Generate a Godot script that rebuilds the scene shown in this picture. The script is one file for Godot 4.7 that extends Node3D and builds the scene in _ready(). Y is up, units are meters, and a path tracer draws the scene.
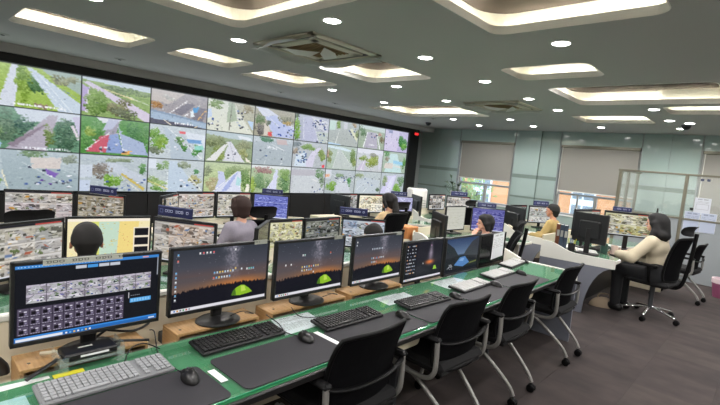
extends Node3D
# A traffic control room: video wall, rows of operator desks, people at work.  x runs right along the far wall, -z runs away along the video wall.

const CEIL := 2.69
const WALLX := -7.68        # face of the video wall
const FARZ := -11.15        # face of the far wall
var M := {}
var used := {}
var rng := RandomNumberGenerator.new()

# ---------------------------------------------------------------- small helpers
func hexc(h: String) -> Color:
	return Color.html("#" + h)

func mat(key: String, hex: String, rough := 0.6, metal := 0.0) -> StandardMaterial3D:
	if M.has(key):
		return M[key]
	var m := StandardMaterial3D.new()
	m.resource_name = key
	m.albedo_color = hexc(hex)
	m.roughness = rough
	m.metallic = metal
	M[key] = m
	return m

func glow(key: String, hex: String, energy: float) -> StandardMaterial3D:
	var m := mat(key, hex, 0.5)
	m.emission_enabled = true
	m.emission = hexc(hex)
	m.emission_energy_multiplier = energy
	return m

func glass(key: String, hex: String, a: float) -> StandardMaterial3D:
	var m := mat(key, hex, 0.03)
	m.transparency = BaseMaterial3D.TRANSPARENCY_ALPHA
	m.albedo_color.a = a
	return m

func numbered(called: String) -> String:
	if not used.has(called):
		used[called] = 0
		return called
	used[called] += 1
	return "%s_%03d" % [called, used[called]]

func tag(o: Node, label := "", category := "", group := "", kind := "") -> Node:
	if label: o.set_meta("label", label)
	if category: o.set_meta("category", category)
	if group: o.set_meta("group", group)
	if kind: o.set_meta("kind", kind)
	return o

func thing(called: String, label: String, category: String, at := Vector3.ZERO, turn := 0.0, group := "") -> Node3D:
	var o := Node3D.new()
	o.name = numbered(called)
	add_child(o, true)
	o.position = at
	o.rotation.y = deg_to_rad(turn)
	tag(o, label, category, group)
	return o

func structure(called: String, label: String) -> Node3D:
	var o := Node3D.new()
	o.name = called
	add_child(o, true)
	tag(o, label, "", "", "structure")
	return o

func copy(o: Node3D, at: Vector3, turn: float, label: String) -> Node3D:
	var c: Node3D = o.duplicate()
	c.name = numbered(String(o.name).rstrip("_0123456789"))
	add_child(c, true)
	c.position = at
	c.rotation.y = deg_to_rad(turn)
	c.set_meta("label", label)
	return c

func st() -> SurfaceTool:
	var s := SurfaceTool.new()
	s.begin(Mesh.PRIMITIVE_TRIANGLES)
	return s

func put(called: String, s: SurfaceTool, m: Material, parent: Node = null, at := Vector3.ZERO) -> MeshInstance3D:
	s.index()
	return putm(called, s.commit(), m, parent, at)

func putm(called: String, mesh: Mesh, m: Material, parent: Node = null, at := Vector3.ZERO) -> MeshInstance3D:
	var o := MeshInstance3D.new()
	o.mesh = mesh
	o.material_override = m
	o.name = called if parent else numbered(called)
	(parent if parent else self).add_child(o, true)
	o.position = at
	return o

func tri(s: SurfaceTool, a: Vector3, b: Vector3, c: Vector3, n: Vector3) -> void:
	s.set_normal(n)
	if (a - c).cross(a - b).dot(n) < 0.0:
		s.add_vertex(a); s.add_vertex(c); s.add_vertex(b)
	else:
		s.add_vertex(a); s.add_vertex(b); s.add_vertex(c)

func quad(s: SurfaceTool, a: Vector3, b: Vector3, c: Vector3, d: Vector3, n: Vector3) -> void:
	tri(s, a, b, c, n); tri(s, a, c, d, n)

func quadn(s: SurfaceTool, p: Array, n: Array) -> void:     # four corners with a normal each
	var g: Vector3 = n[0] + n[1] + n[2] + n[3]
	for t in [[0, 1, 2], [0, 2, 3]]:
		var a: Vector3 = p[t[0]]
		var b: Vector3 = p[t[1]]
		var c: Vector3 = p[t[2]]
		var o: Array = t if (a - c).cross(a - b).dot(g) >= 0.0 else [t[0], t[2], t[1]]
		for k in o:
			s.set_normal(n[k]); s.add_vertex(p[k])

# chamfered box: centre, full size, chamfer
func cbox(s: SurfaceTool, c: Vector3, size: Vector3, r := 0.003, x := Transform3D()) -> void:
	var h := size * 0.5
	r = minf(r, minf(h.x, minf(h.y, h.z)) * 0.9)
	var i := h - Vector3(r, r, r)
	var b := x.basis
	for ax in 3:
		for sg in [-1.0, 1.0]:
			var n := Vector3.ZERO
			n[ax] = sg
			var u := (ax + 1) % 3
			var w := (ax + 2) % 3
			var p := []
			for q in [[-1, -1], [1, -1], [1, 1], [-1, 1]]:
				var v := Vector3.ZERO
				v[ax] = sg * h[ax]; v[u] = q[0] * i[u]; v[w] = q[1] * i[w]
				p.append(x * (c + v))
			quad(s, p[0], p[1], p[2], p[3], (b * n).normalized())
			if r <= 0.0005:
				continue
			# edge to the next axis
			for sh in [-1.0, 1.0]:
				var e1 := Vector3.ZERO; e1[ax] = sg * h[ax]; e1[u] = sh * i[u]; e1[w] = -i[w]
				var e2 := e1; e2[w] = i[w]
				var e3 := Vector3.ZERO; e3[ax] = sg * i[ax]; e3[u] = sh * h[u]; e3[w] = i[w]
				var e4 := e3; e4[w] = -i[w]
				var en := Vector3.ZERO; en[ax] = sg; en[u] = sh
				quad(s, x * (c + e1), x * (c + e2), x * (c + e3), x * (c + e4), (b * en).normalized())
	if r > 0.0005:
		for k in 8:
			var g := Vector3(1 if k & 1 else -1, 1 if k & 2 else -1, 1 if k & 4 else -1)
			tri(s, x * (c + Vector3(g.x * h.x, g.y * i.y, g.z * i.z)), x * (c + Vector3(g.x * i.x, g.y * h.y, g.z * i.z)), x * (c + Vector3(g.x * i.x, g.y * i.y, g.z * h.z)), (b * g).normalized())

func box(c: Vector3, size: Vector3, r := 0.003) -> SurfaceTool:
	var s := st()
	cbox(s, c, size, r)
	return s

func smooth_path(pts: Array, n := 5) -> Array:      # Catmull-Rom through the points
	var out := []
	for i in pts.size() - 1:
		var p0: Vector3 = pts[maxi(i - 1, 0)]
		var p1: Vector3 = pts[i]
		var p2: Vector3 = pts[i + 1]
		var p3: Vector3 = pts[mini(i + 2, pts.size() - 1)]
		for k in n:
			out.append(p1.cubic_interpolate(p2, p0, p3, float(k) / n))
	out.append(pts[-1])
	return out

func tube(s: SurfaceTool, pts: Array, r: float, seg := 8, flat := 1.0) -> void:
	var d: Vector3 = (pts[1] - pts[0]).normalized()
	var u := d.cross(Vector3.UP if absf(d.y) < 0.9 else Vector3.RIGHT).normalized()
	var rings := []
	var norms := []
	for i in pts.size():
		var a: Vector3 = pts[maxi(i - 1, 0)]
		var b: Vector3 = pts[mini(i + 1, pts.size() - 1)]
		d = (b - a).normalized()
		u = (u - d * u.dot(d)).normalized()
		var v := d.cross(u)
		var ring := []
		var nn := []
		for k in seg:
			var an := TAU * k / seg
			ring.append(pts[i] + (u * cos(an) + v * sin(an) * flat) * r)
			nn.append((u * cos(an) * flat + v * sin(an)).normalized())
		rings.append(ring); norms.append(nn)
	for i in pts.size() - 1:
		for k in seg:
			var j := (k + 1) % seg
			quadn(s, [rings[i][k], rings[i][j], rings[i + 1][j], rings[i + 1][k]], [norms[i][k], norms[i][j], norms[i + 1][j], norms[i + 1][k]])
	var d0: Vector3 = (pts[0] - pts[1]).normalized()
	var d1: Vector3 = (pts[-1] - pts[-2]).normalized()
	for k in range(1, seg - 1):
		tri(s, rings[0][0], rings[0][k], rings[0][k + 1], d0)
		tri(s, rings[-1][0], rings[-1][k], rings[-1][k + 1], d1)

func lathe(s: SurfaceTool, prof: Array, seg := 16, x := Transform3D()) -> void:   # Vector2(radius, height)
	for i in prof.size() - 1:
		var a: Vector2 = prof[i]
		var b: Vector2 = prof[i + 1]
		var t := b - a
		var n2 := Vector2(t.y, -t.x).normalized()
		for k in seg:
			var a0 := TAU * k / seg
			var a1 := TAU * (k + 1) / seg
			var c0 := Vector3(cos(a0), 0, sin(a0))
			var c1 := Vector3(cos(a1), 0, sin(a1))
			var up := Vector3.UP
			var n0 := x.basis * (c0 * n2.x + up * n2.y)
			var n1 := x.basis * (c1 * n2.x + up * n2.y)
			quadn(s, [x * (c0 * a.x + up * a.y), x * (c1 * a.x + up * a.y), x * (c1 * b.x + up * b.y), x * (c0 * b.x + up * b.y)], [n0, n1, n1, n0])

# a flat outline (x, z) given thickness from y0 to y1; x places it
func prism(s: SurfaceTool, poly: PackedVector2Array, y0: float, y1: float, x := Transform3D()) -> void:
	var idx := Geometry2D.triangulate_polygon(poly)
	for i in range(0, idx.size(), 3):
		var a := poly[idx[i]]
		var b := poly[idx[i + 1]]
		var c := poly[idx[i + 2]]
		tri(s, x * Vector3(a.x, y1, a.y), x * Vector3(b.x, y1, b.y), x * Vector3(c.x, y1, c.y), x.basis * Vector3.UP)
		tri(s, x * Vector3(a.x, y0, a.y), x * Vector3(b.x, y0, b.y), x * Vector3(c.x, y0, c.y), x.basis * Vector3.DOWN)
	var cw := Geometry2D.is_polygon_clockwise(poly)
	for i in poly.size():
		var a := poly[i]
		var b := poly[(i + 1) % poly.size()]
		var n := Vector2(b.y - a.y, a.x - b.x).normalized() * (-1.0 if cw else 1.0)
		quad(s, x * Vector3(a.x, y0, a.y), x * Vector3(b.x, y0, b.y), x * Vector3(b.x, y1, b.y), x * Vector3(a.x, y1, a.y), x.basis * Vector3(n.x, 0, n.y))

func rrect(x0: float, z0: float, x1: float, z1: float, r: float, n := 6) -> PackedVector2Array:
	var p := PackedVector2Array()
	var c := [Vector2(x1 - r, z1 - r), Vector2(x0 + r, z1 - r), Vector2(x0 + r, z0 + r), Vector2(x1 - r, z0 + r)]
	for k in 4:
		for i in n + 1:
			var a := PI / 2 * (k + float(i) / n)
			p.append(c[k] + Vector2(cos(a), sin(a)) * r)
	return p

const UPRIGHT_XY := Basis(Vector3(1, 0, 0), Vector3(0, 0, 1), Vector3(0, 1, 0))   # prism lying in (x, z) stood up into (x, y); its thickness runs along z
func upright(z := 0.0) -> Transform3D:
	return Transform3D(UPRIGHT_XY, Vector3(0, 0, z))

func uvquad(s: SurfaceTool, a: Vector3, b: Vector3, c: Vector3, d: Vector3, n: Vector3, r := Rect2(0, 0, 1, 1)) -> void:   # a b c d: top left, top right, bottom right, bottom left
	var p := [a, b, c, d]
	var uv := [r.position, Vector2(r.end.x, r.position.y), r.end, Vector2(r.position.x, r.end.y)]
	var o := [0, 1, 2, 0, 2, 3]
	if (a - c).cross(a - b).dot(n) < 0.0:
		o = [0, 2, 1, 0, 3, 2]
	for k in o:
		s.set_normal(n); s.set_uv(uv[k]); s.add_vertex(p[k])

# ---------------------------------------------------------------- painting of screens and prints
func poly(im: Image, col: Color, pts: PackedVector2Array, clip: Rect2i) -> void:
	var y0 := clip.end.y
	var y1 := clip.position.y
	for p in pts:
		y0 = mini(y0, int(floor(p.y))); y1 = maxi(y1, int(ceil(p.y)))
	for y in range(maxi(y0, clip.position.y), mini(y1, clip.end.y)):
		var xs := []
		var yy := y + 0.5
		for i in pts.size():
			var a := pts[i]
			var b := pts[(i + 1) % pts.size()]
			if (a.y <= yy) != (b.y <= yy):
				xs.append(a.x + (yy - a.y) / (b.y - a.y) * (b.x - a.x))
		xs.sort()
		for k in range(0, xs.size() - 1, 2):
			var x0 := maxi(int(round(xs[k])), clip.position.x)
			var x1 := mini(int(round(xs[k + 1])), clip.end.x)
			if x1 > x0:
				im.fill_rect(Rect2i(x0, y, x1 - x0, 1), col)

func dab(im: Image, col: Color, x: float, y: float, w: float, h: float, clip: Rect2i) -> void:
	var r := Rect2i(int(x), int(y), maxi(1, int(w)), maxi(1, int(h))).intersection(clip)
	if r.size.x > 0 and r.size.y > 0:
		im.fill_rect(r, col)

func vary(c: Color, a: float) -> Color:
	var d := rng.randf_range(-a, a)
	return Color(clampf(c.r + d, 0, 1), clampf(c.g + d, 0, 1), clampf(c.b + d * 0.8, 0, 1))

# one picture of a camera: commands separated by |, coordinates in percent.  B ground, P patch, F foliage (cx,cy rx,ry), L line, C cars in a box, T caption
func paint(im: Image, clip: Rect2i, spec: String) -> void:
	var o := Vector2(clip.position)
	var k := Vector2(clip.size) / 100.0
	for cmd in spec.split("|"):
		var w := cmd.strip_edges().split(" ", false)
		var col := hexc(w[1])
		var pts := PackedVector2Array()
		for q in w.slice(2):
			var xy := q.split(",")
			pts.append(o + Vector2(float(xy[0]), float(xy[1]) if xy.size() > 1 else 0.0) * k)
		match w[0]:
			"B":
				im.fill_rect(clip, col)
				for i in clip.size.x * clip.size.y / 14:
					dab(im, vary(col, 0.09), o.x + rng.randf() * clip.size.x, o.y + rng.randf() * clip.size.y, rng.randi_range(2, 7), rng.randi_range(1, 2), clip)
			"P":
				poly(im, col, pts, clip)
			"F":
				var c := pts[0]
				var r := pts[1] - o
				var lobes := []
				for i in 7:
					var la := rng.randf() * TAU
					lobes.append([c + Vector2(cos(la) * r.x, sin(la) * r.y) * rng.randf_range(0.2, 0.75), rng.randf_range(0.35, 0.6), vary(col.darkened(0.16).lerp(Color(0.45, 0.47, 0.42), 0.15), 0.07)])
				for i in int(r.x * r.y * 1.1) + 8:
					var lb: Array = lobes[rng.randi() % 7]
					var an := rng.randf() * TAU
					var q := sqrt(rng.randf()) * float(lb[1])
					var p: Vector2 = lb[0] + Vector2(cos(an) * r.x, sin(an) * r.y) * q
					var lit: float = -sin(an) * q * 0.35
					dab(im, vary(lb[2], 0.1).lightened(maxf(lit, 0.0)).darkened(maxf(-lit, 0.0)), p.x - 1, p.y - 1, rng.randi_range(1, 4), rng.randi_range(1, 3), clip)
			"L":
				var wd := pts[2].x - o.x
				var n := (pts[1] - pts[0]).orthogonal().normalized() * maxf(wd, 0.6) * 0.5
				poly(im, col, PackedVector2Array([pts[0] + n * 0.5, pts[1] + n, pts[1] - n, pts[0] - n * 0.5]), clip)
			"C":
				for i in int(pts[2].x - o.x) / 2 + 3:
					var p := Vector2(rng.randf_range(pts[0].x, pts[1].x), rng.randf_range(pts[0].y, pts[1].y))
					var cc: Color = [Color(0.95, 0.96, 1), Color(0.2, 0.22, 0.3), Color(0.25, 0.35, 0.6), Color(0.75, 0.78, 0.82), col][rng.randi() % 5]
					dab(im, cc.darkened(0.5), p.x, p.y + 2, 6, 2, clip)
					dab(im, cc, p.x, p.y, 6, 3, clip)
			"T":
				for i in int(pts[1].x - o.x) / 9:
					dab(im, Color(0.96, 0.97, 1), pts[0].x + i * 4 + rng.randi() % 2, pts[0].y, 2 + rng.randi() % 2, 5, clip)
					dab(im, col, pts[0].x + i * 4 + 1, pts[0].y + 2, 1, 1, clip)

func speckle(im: Image, amount: float, lift := 0.0, every := 1) -> void:
	for y in im.get_height():
		for x in range(0, im.get_width(), every):
			var c := im.get_pixel(x, y)
			var d := rng.randf_range(-amount, amount)
			im.set_pixel(x, y, Color(clampf(c.r + d + lift, 0, 1), clampf(c.g + d + lift, 0, 1), clampf(c.b + d + lift, 0, 1)))

func soften(im: Image, k: float) -> void:
	var w := im.get_width()
	var h := im.get_height()
	im.resize(int(w * k), int(h * k), Image.INTERPOLATE_BILINEAR)
	im.resize(w, h, Image.INTERPOLATE_CUBIC)

func screen_mat(key: String, im: Image, energy := 1.0) -> StandardMaterial3D:
	var m := mat("screen " + key, "08080a", 0.22)
	m.metallic_specular = 0.25
	m.emission_enabled = true
	m.emission = Color.BLACK
	m.emission_texture = ImageTexture.create_from_image(im)
	m.emission_energy_multiplier = energy
	return m

func print_mat(key: String, im: Image, rough := 0.6) -> StandardMaterial3D:
	var m := mat("print " + key, "ffffff", rough)
	m.albedo_texture = ImageTexture.create_from_image(im)
	return m

func canvas(w: int, h: int, hex: String) -> Image:
	var im := Image.create(w, h, false, Image.FORMAT_RGB8)
	im.fill(hexc(hex))
	return im

# a screen of many small camera pictures
func cctv(key: String, seed_: int, cols: int, rows: int, base: Array, green: float, energy := 1.0, w := 208, h := 117) -> StandardMaterial3D:
	if M.has("screen " + key):
		return M["screen " + key]
	rng.seed = seed_
	var im := canvas(w, h, base[0])
	var cw := float(w) / cols
	var ch := float(h - 10) / rows
	for j in rows:
		for i in cols:
			var r := Rect2i(int(i * cw), int(7 + j * ch), int(cw), int(ch))
			var b: Color = hexc(base[rng.randi() % base.size()])
			var sky := b.lightened(0.4).to_html(false)
			var road := b.lerp(Color(0.66, 0.66, 0.68), 0.6).to_html(false)
			var v := rng.randi_range(20, 80)
			var spec := "B %s|P %s 0,0 100,0 100,%d 0,%d|P %s %d,18 %d,18 %d,100 %d,100" % [b.to_html(false), sky, rng.randi_range(4, 24), rng.randi_range(4, 24), road, v - 8, v + 12, v + rng.randi_range(20, 70), v - rng.randi_range(20, 70)]
			if rng.randf() < green:
				spec += "|F 71854e %d,%d %d,%d" % [rng.randi_range(10, 90), rng.randi_range(25, 85), rng.randi_range(8, 20), rng.randi_range(10, 24)]
			paint(im, r, spec)
			for q in int(cw * ch / 70.0):
				var tone := rng.randf()
				var c := b.darkened(rng.randf_range(0.15, 0.62)) if tone < 0.5 else b.lightened(rng.randf_range(0.1, 0.6))
				if tone > 0.93: c = [hexc("a8604c"), hexc("c09040"), hexc("6a7ea0")][rng.randi() % 3]
				var p := Vector2(r.position) + Vector2(rng.randf() * cw, (0.12 + rng.randf() * 0.9) * ch)
				var lx := rng.randf_range(4, 22)
				var slant := rng.randf_range(-0.6, 0.6)
				for st_ in int(rng.randf_range(1, 9)):
					dab(im, c, p.x + st_ * slant * 3.0, p.y + st_, lx, 1, r)
			im.fill_rect(Rect2i(r.position.x, r.position.y, r.size.x, 1), b.darkened(0.35))
	im.fill_rect(Rect2i(0, 0, w, 6), hexc("26262c"))
	im.fill_rect(Rect2i(0, h - 3, w, 3), hexc("d8dce4"))
	im.fill_rect(Rect2i(w * 2 / 3, 2, w / 3 - 2, 3), hexc("b84a44"))
	soften(im, 0.55)
	speckle(im, 0.03)
	return screen_mat(key, im, energy)

const TW := 150
const TH := 86
# what each camera of the video wall shows, column by column (top, middle, bottom)
func wall_pictures() -> Array:
	return [
		["B 8fb06a|P d2dbe2 0,0 100,0 100,12 0,20|P b9c4c8 40,20 60,20 90,100 10,100|F 5c8a3a 85,60 18,30", "B 7f9a78|P b8bcc0 30,10 50,10 80,100 0,100|F 4f7a48 85,50 20,40", "B a9bcc4|P c2cdd2 0,40 100,30 100,100 0,100|C 3a5a90 10,40 90,90 14,0"],
		["B 9cba52|P d5dbe6 17,0 27,0 21,100 2,100|F 8fbe2a 32,52 10,48|F 6fa02a 27,24 7,22|F 3f7a35 46,48 11,30|P c8d6e4 33,3 40,4 100,75 100,100 72,100|P 9fb3a8 46,0 100,0 100,52|F a3a878 80,24 20,14|L eef4f8 44,8 90,100 1|L eef4f8 40,14 82,100 0.8|L 7d95a8 56,26 100,66 0.8|F a07a60 55,92 12,8|T 607040 20,90 140", "B 5f8a6c|P d3dbe6 20,0 100,0 100,20 30,34|F 56805c 12,45 20,44|F 3f7058 32,40 10,24|P b2aab8 62,10 72,10 58,100 12,100|P 8c7e8c 14,88 56,34 58,36 20,96|F 7f9c4a 62,62 6,34|F 4c7c58 80,58 16,46|P c9c2dc 90,8 100,8 100,60 96,44|P e0d4dc 92,30 100,64 98,70 88,32|P a9c4e4 0,82 6,80 7,96 0,98|T 7a7080 30,92 130|F 6f9a5c 4,60 6,16", "B b3c1c6|P 9fb0b6 6,0 22,0 100,62 100,100 12,100|F 7fb04a 2,78 6,24|F 6f9a58 40,10 18,10|P d8ccc4 40,18 78,14 76,44 42,44|F 8a9a80 88,16 12,14|C 6a4aa0 30,40 90,90 26,0|P 7a5ab0 58,44 74,56 70,66 60,58|L f0e8c8 8,50 16,100 2|L e8eef0 30,30 90,88 1"],
		["B 8da866|P c6d4de 0,0 100,0 100,18 0,8|F 86a46a 60,28 40,14|P d6cce0 0,14 10,12 100,76 100,100 92,100|P b8a8d4 0,20 10,30 6,90 0,90|L ece6f4 10,26 6,92 2|F 8a8a5a 50,66 26,26|F 7fae48 20,66 14,34|F 6f7a58 62,84 24,16|L e8d8a0 30,26 80,44 2|L d0dcc0 60,34 98,52 1.4", "B 4f8a3e|P e2e4ea 20,0 60,0 50,12 30,16|F 63b04a 12,50 16,40|F a0c83c 14,44 8,16|F 3f8a3a 72,36 18,32|F 58a04a 92,44 10,30|P 9c96a6 42,8 54,8 50,44 30,52|P c8586a 28,50 40,46 36,94 8,94|P 8ca0d0 40,46 52,40 62,94 36,94|P a7b6d4 52,14 58,40 92,60 100,96 62,94|P bcc0d8 38,4 54,4 44,30 30,36|L f4f6fa 40,40 6,92 1.4|L f4f6fa 52,20 62,94 1|P f0b060 60,88 72,86 70,96 58,96|C f2f2f6 8,60 60,92 10,0", "B b4bfc4|F 8aa06a 52,14 20,8|P c4ccd8 22,24 50,20 100,60 100,80 40,40|F 9a8a7a 22,44 22,20|P cdd6e2 0,30 18,28 18,60 0,64|F 86c832 46,68 15,22|F 4f9a3a 92,34 8,18|L d0b858 60,50 96,94 5|L e8e4d0 54,52 88,98 1.6|P c6d2e6 0,70 16,70 14,100 0,100|C 4a66a8 30,60 96,96 10,0"],
		["B a29ca0|P c6bcb6 0,0 60,0 30,40 0,34|F e09a50 10,46 12,12|F e8e4e0 28,24 12,10|L f2f0f4 62,22 32,66 2|L f2f0f4 86,30 56,72 2|P 7d7a86 38,60 62,28 78,30 54,68|P 7d7a86 70,74 86,36 100,36 92,80|P 5a9cd4 74,40 84,34 82,52 74,56|P e8f0f6 68,52 74,48 76,66 70,70|L e8b878 98,40 82,78 2|P a8bcd2 0,62 40,66 100,82 100,100 60,92 0,86|P 8a9cb4 0,60 100,80 100,84 0,66|P 5c5c6c 0,86 60,92 100,100 0,100|L f4e8d0 22,86 36,100 2|T d0b080 42,90 80|L f0d8a8 84,94 78,100 2", "B c4ced4|F 7cc038 14,36 18,34|F 9cd03c 20,52 12,18|F 8a9a78 14,78 16,12|P b6c4d0 22,8 32,8 90,100 38,100 36,60|L eef2f4 30,8 96,96 2|F 5f9a4a 52,44 10,16|F 4fa040 62,60 6,14|F 50a848 86,70 10,22|P dfe6f0 58,14 100,20 100,60 70,44|P 6a9ad0 64,36 92,36 92,48 68,48|P e85a60 50,14 62,14 62,22 52,22|P 94d8c8 78,56 96,52 98,66 82,68|C e8e8ee 40,34 60,70 4,0", "B c2ccce|F b0d878 16,66 18,18|F 7ab848 20,92 14,8|F 8abc60 22,22 14,16|P c0d0e0 36,6 50,6 92,100 34,100|F a0b080 62,18 12,14|F d8d080 84,60 12,18|F 4aa04a 84,36 8,8|L eef4f4 34,40 34,100 1.4|L e8d890 0,66 36,92 2|L eef0e8 72,50 96,92 2|C f2f2f4 50,60 90,88 16,0|P dfe6f0 0,4 14,0 14,30 0,30"],
		["B b9b8a4|P dfe2d4 0,0 40,0 48,6 52,6 100,100 0,100|F 8cb060 16,16 16,14|F b0a078 82,20 16,16|P aab8a0 42,4 54,4 62,60 40,70|L e8ecdc 46,6 20,96 1|L 6a6a60 50,4 46,94 2|L f0f0e8 56,6 86,92 1.4|P c8d8f0 0,36 8,32 10,56 0,66|P c0d8f4 84,54 98,56 98,86 90,70|C 4a4a50 60,24 80,92 14,0|C c8c0b0 2,60 24,94 8,0", "B 8fa07a|P b8c8cc 0,0 100,0 100,24 40,20 0,12|P e8eef4 64,6 96,12 98,22 70,18|F 8a9a58 22,32 24,26|F 98b048 30,74 16,24|F a8b078 78,44 20,20|F b8c070 80,72 10,20|P e6e6e4 44,32 50,30 22,98 2,98|P dcdde6 48,30 52,30 84,96 36,96|L 9a9aa8 50,34 62,96 1|P f0ead8 84,76 100,98 88,94|C f2f2f4 44,50 70,90 4,0", "B b8c890|F 9ab860 70,20 26,16|F d8c890 18,72 18,26|F 8ab058 48,44 8,26|F 78a848 86,46 14,40|P c8cfee 28,30 40,30 46,62 34,100 22,98 30,60|P dde2f4 70,26 78,28 80,100 24,100|P a8b4e4 62,40 72,30 50,92 36,98|P b4e0e4 70,44 80,56 76,78 68,74|L f4f6fa 68,30 18,100 2|F a0b078 8,30 8,18|P f4f0e0 92,70 98,70 98,98 90,98"],
		["B a9a592|P d8dcec 0,0 30,2 100,52 100,80 96,96 46,96 30,46|P bcc6ea 26,30 48,22 100,64 98,98 48,98|F a0a082 76,30 26,16|F d8b060 80,44 12,8|F 70905a 12,44 12,20|F 8a8480 14,78 14,22|P d8d0c4 24,54 34,56 42,98 24,96|P e05a5c 34,84 42,82 44,98 34,98|L f2f4f8 14,10 60,60 1|C 3a50b0 50,40 98,94 20,0|F 5a6a58 34,56 6,12", "B c0c9cf|P aeb9c0 0,22 60,10 100,20 100,100 0,100|F 3f8a58 22,10 24,12|P c8b0ae 56,6 82,4 86,22 60,24|L e8ecee 34,30 60,42 2|L e8ecee 44,24 78,44 2|L 8a96a0 62,24 18,84 1|L dfe6e8 36,60 30,100 1|L dfe6e8 84,50 70,98 1|T c0c8cc 34,36 60|C b0c0c8 8,40 88,86 4,0", "B a8bc90|P e8ece8 0,0 100,0 100,14 0,12|F c88a80 32,20 24,14|F 7aa868 24,58 24,34|F a8d040 6,74 8,26|F 68a058 84,66 16,36|F 98cc58 84,30 14,24|P d9dcf4 58,14 66,14 64,98 34,96 52,56|L f0f2fa 60,16 46,98 1.4"],
		["B b3b8c8|F 8aca3c 7,56 9,46|P bcbfd8 22,10 46,6 72,100 24,96|F 4a6040 6,8 8,10|P d4d6e0 44,4 96,14 96,60 64,40|C 3a4498 46,10 92,46 40,0|P c2ccc8 60,58 100,56 100,100 74,100|C e8e8f0 60,60 98,98 20,0|L f0f2f4 24,14 28,92 1.4|L f2f4f6 50,20 70,94 1", "B b9bfc4|F 86b848 40,24 24,16|F 98b850 84,44 14,30|P d8d4e8 56,36 70,22 84,16 66,50 60,98 30,98|P d4e2f0 10,60 36,40 40,96 6,98|C 34609c 8,40 40,86 24,0|F 8a9aa0 12,20 12,16|P e84a54 88,86 96,86 96,98 88,98|F c0a890 8,40 8,12", "B c3c7cc|P b8b4bc 0,10 70,6 70,34 0,32|F 6aa058 84,22 16,20|P cdd2d6 8,34 66,30 100,56 100,100 6,100|L e8e8e6 60,44 76,52 3|F 7a9a70 92,50 8,22|C e0d0d4 60,40 98,92 8,0"],
		["B b2bab8|P c8e0d8 0,6 22,4 20,40 0,44|F 8aba40 30,16 10,16|P b4bbb8 34,40 60,28 96,98 26,98|L f0f2ec 34,36 24,96 2|P cfd0d8 46,4 60,4 60,30 48,34|F c8a070 84,12 10,10|P e0e2c4 68,30 76,24 98,62 96,80|F 88a060 94,44 8,24|C 4a5060 64,20 90,70 6,0|P bcd8f0 0,92 40,96 40,100 0,100", "B b3c3b4|P d8ecf4 0,4 50,8 80,16 80,24 0,12|F a0b060 8,50 12,28|F 7aa048 88,44 14,34|F a8c060 94,66 8,22|P c3ccc8 34,18 44,18 92,96 20,96|L f0f4ee 36,20 22,94 1|L f0f4ee 44,20 90,90 1|L a8b4b0 40,24 54,96 1|F f0c0a0 4,44 4,20", "B b6bfc2|P d8dce4 0,0 20,0 18,40 0,40|P f0b088 0,22 14,20 14,32 0,34|F 8aca38 22,74 16,20|F 4aa048 80,54 10,20|P cfd4dc 40,40 70,36 90,98 36,98|C 6a7488 30,14 96,50 30,0|F 8ab078 44,24 16,10"],
		["B a3b39e|P c8d8d4 0,0 100,0 100,22 0,14|F 5f8a5a 12,30 12,24|P b8b4c4 32,28 66,26 76,98 24,98|L f2f4f8 32,28 20,98 4|L f2f4f8 68,28 84,98 4|F 9a8a60 92,50 10,22|F f0b0a0 80,34 8,8|C 8a4a58 34,30 66,50 4,0|T b0a890 40,80 50", "B ccd0d4|P e8e8f2 0,0 100,4 100,26 0,20|F 9ab84a 26,44 16,16|F a0b838 62,58 22,34|P d0c8dc 20,62 34,50 30,96 4,96|P d8d8e6 82,16 96,16 94,90 86,90|L f4f6f8 34,40 18,96 2|F b0b0a0 60,26 20,8", "B bcc6c6|F 98b070 14,22 16,14|P c4ced6 8,44 40,26 96,40 92,98 2,98|L f0f4f6 50,70 36,92 2|L f0f4f6 26,60 10,84 1.4|L e8f0f2 64,44 30,60 1|C d0d8dc 30,20 96,60 10,0|F 6a8a68 90,84 8,12"],
		["B c0b8dc|P d4cce8 0,6 60,0 56,98 0,98|F 3a9a34 80,52 20,46|F 68c038 84,78 16,20|P 8a90b8 12,4 30,2 32,18 14,16|L e8e4f8 50,20 8,94 1|C c8c0e4 4,20 50,90 4,0", "B a9bca8|P c8e4e4 30,10 60,10 86,98 10,98|F 4a9a3c 12,10 14,14|F 5aa840 94,54 8,34|P 9ad0ee 44,40 86,46 88,62 46,56|P dcd4cc 10,56 44,54 44,80 8,80|F b0a888 18,38 12,10|L f4d8d0 40,66 80,72 2", "B b5c0c4|P d4d0f0 24,16 66,8 46,98 0,98|F 98b870 16,36 12,22|F 8ad040 76,74 20,24|F 6aa060 84,36 14,24|P e0e0f6 44,20 60,14 40,90 18,96|L f4f4fc 56,20 36,96 1"],
	]

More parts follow.
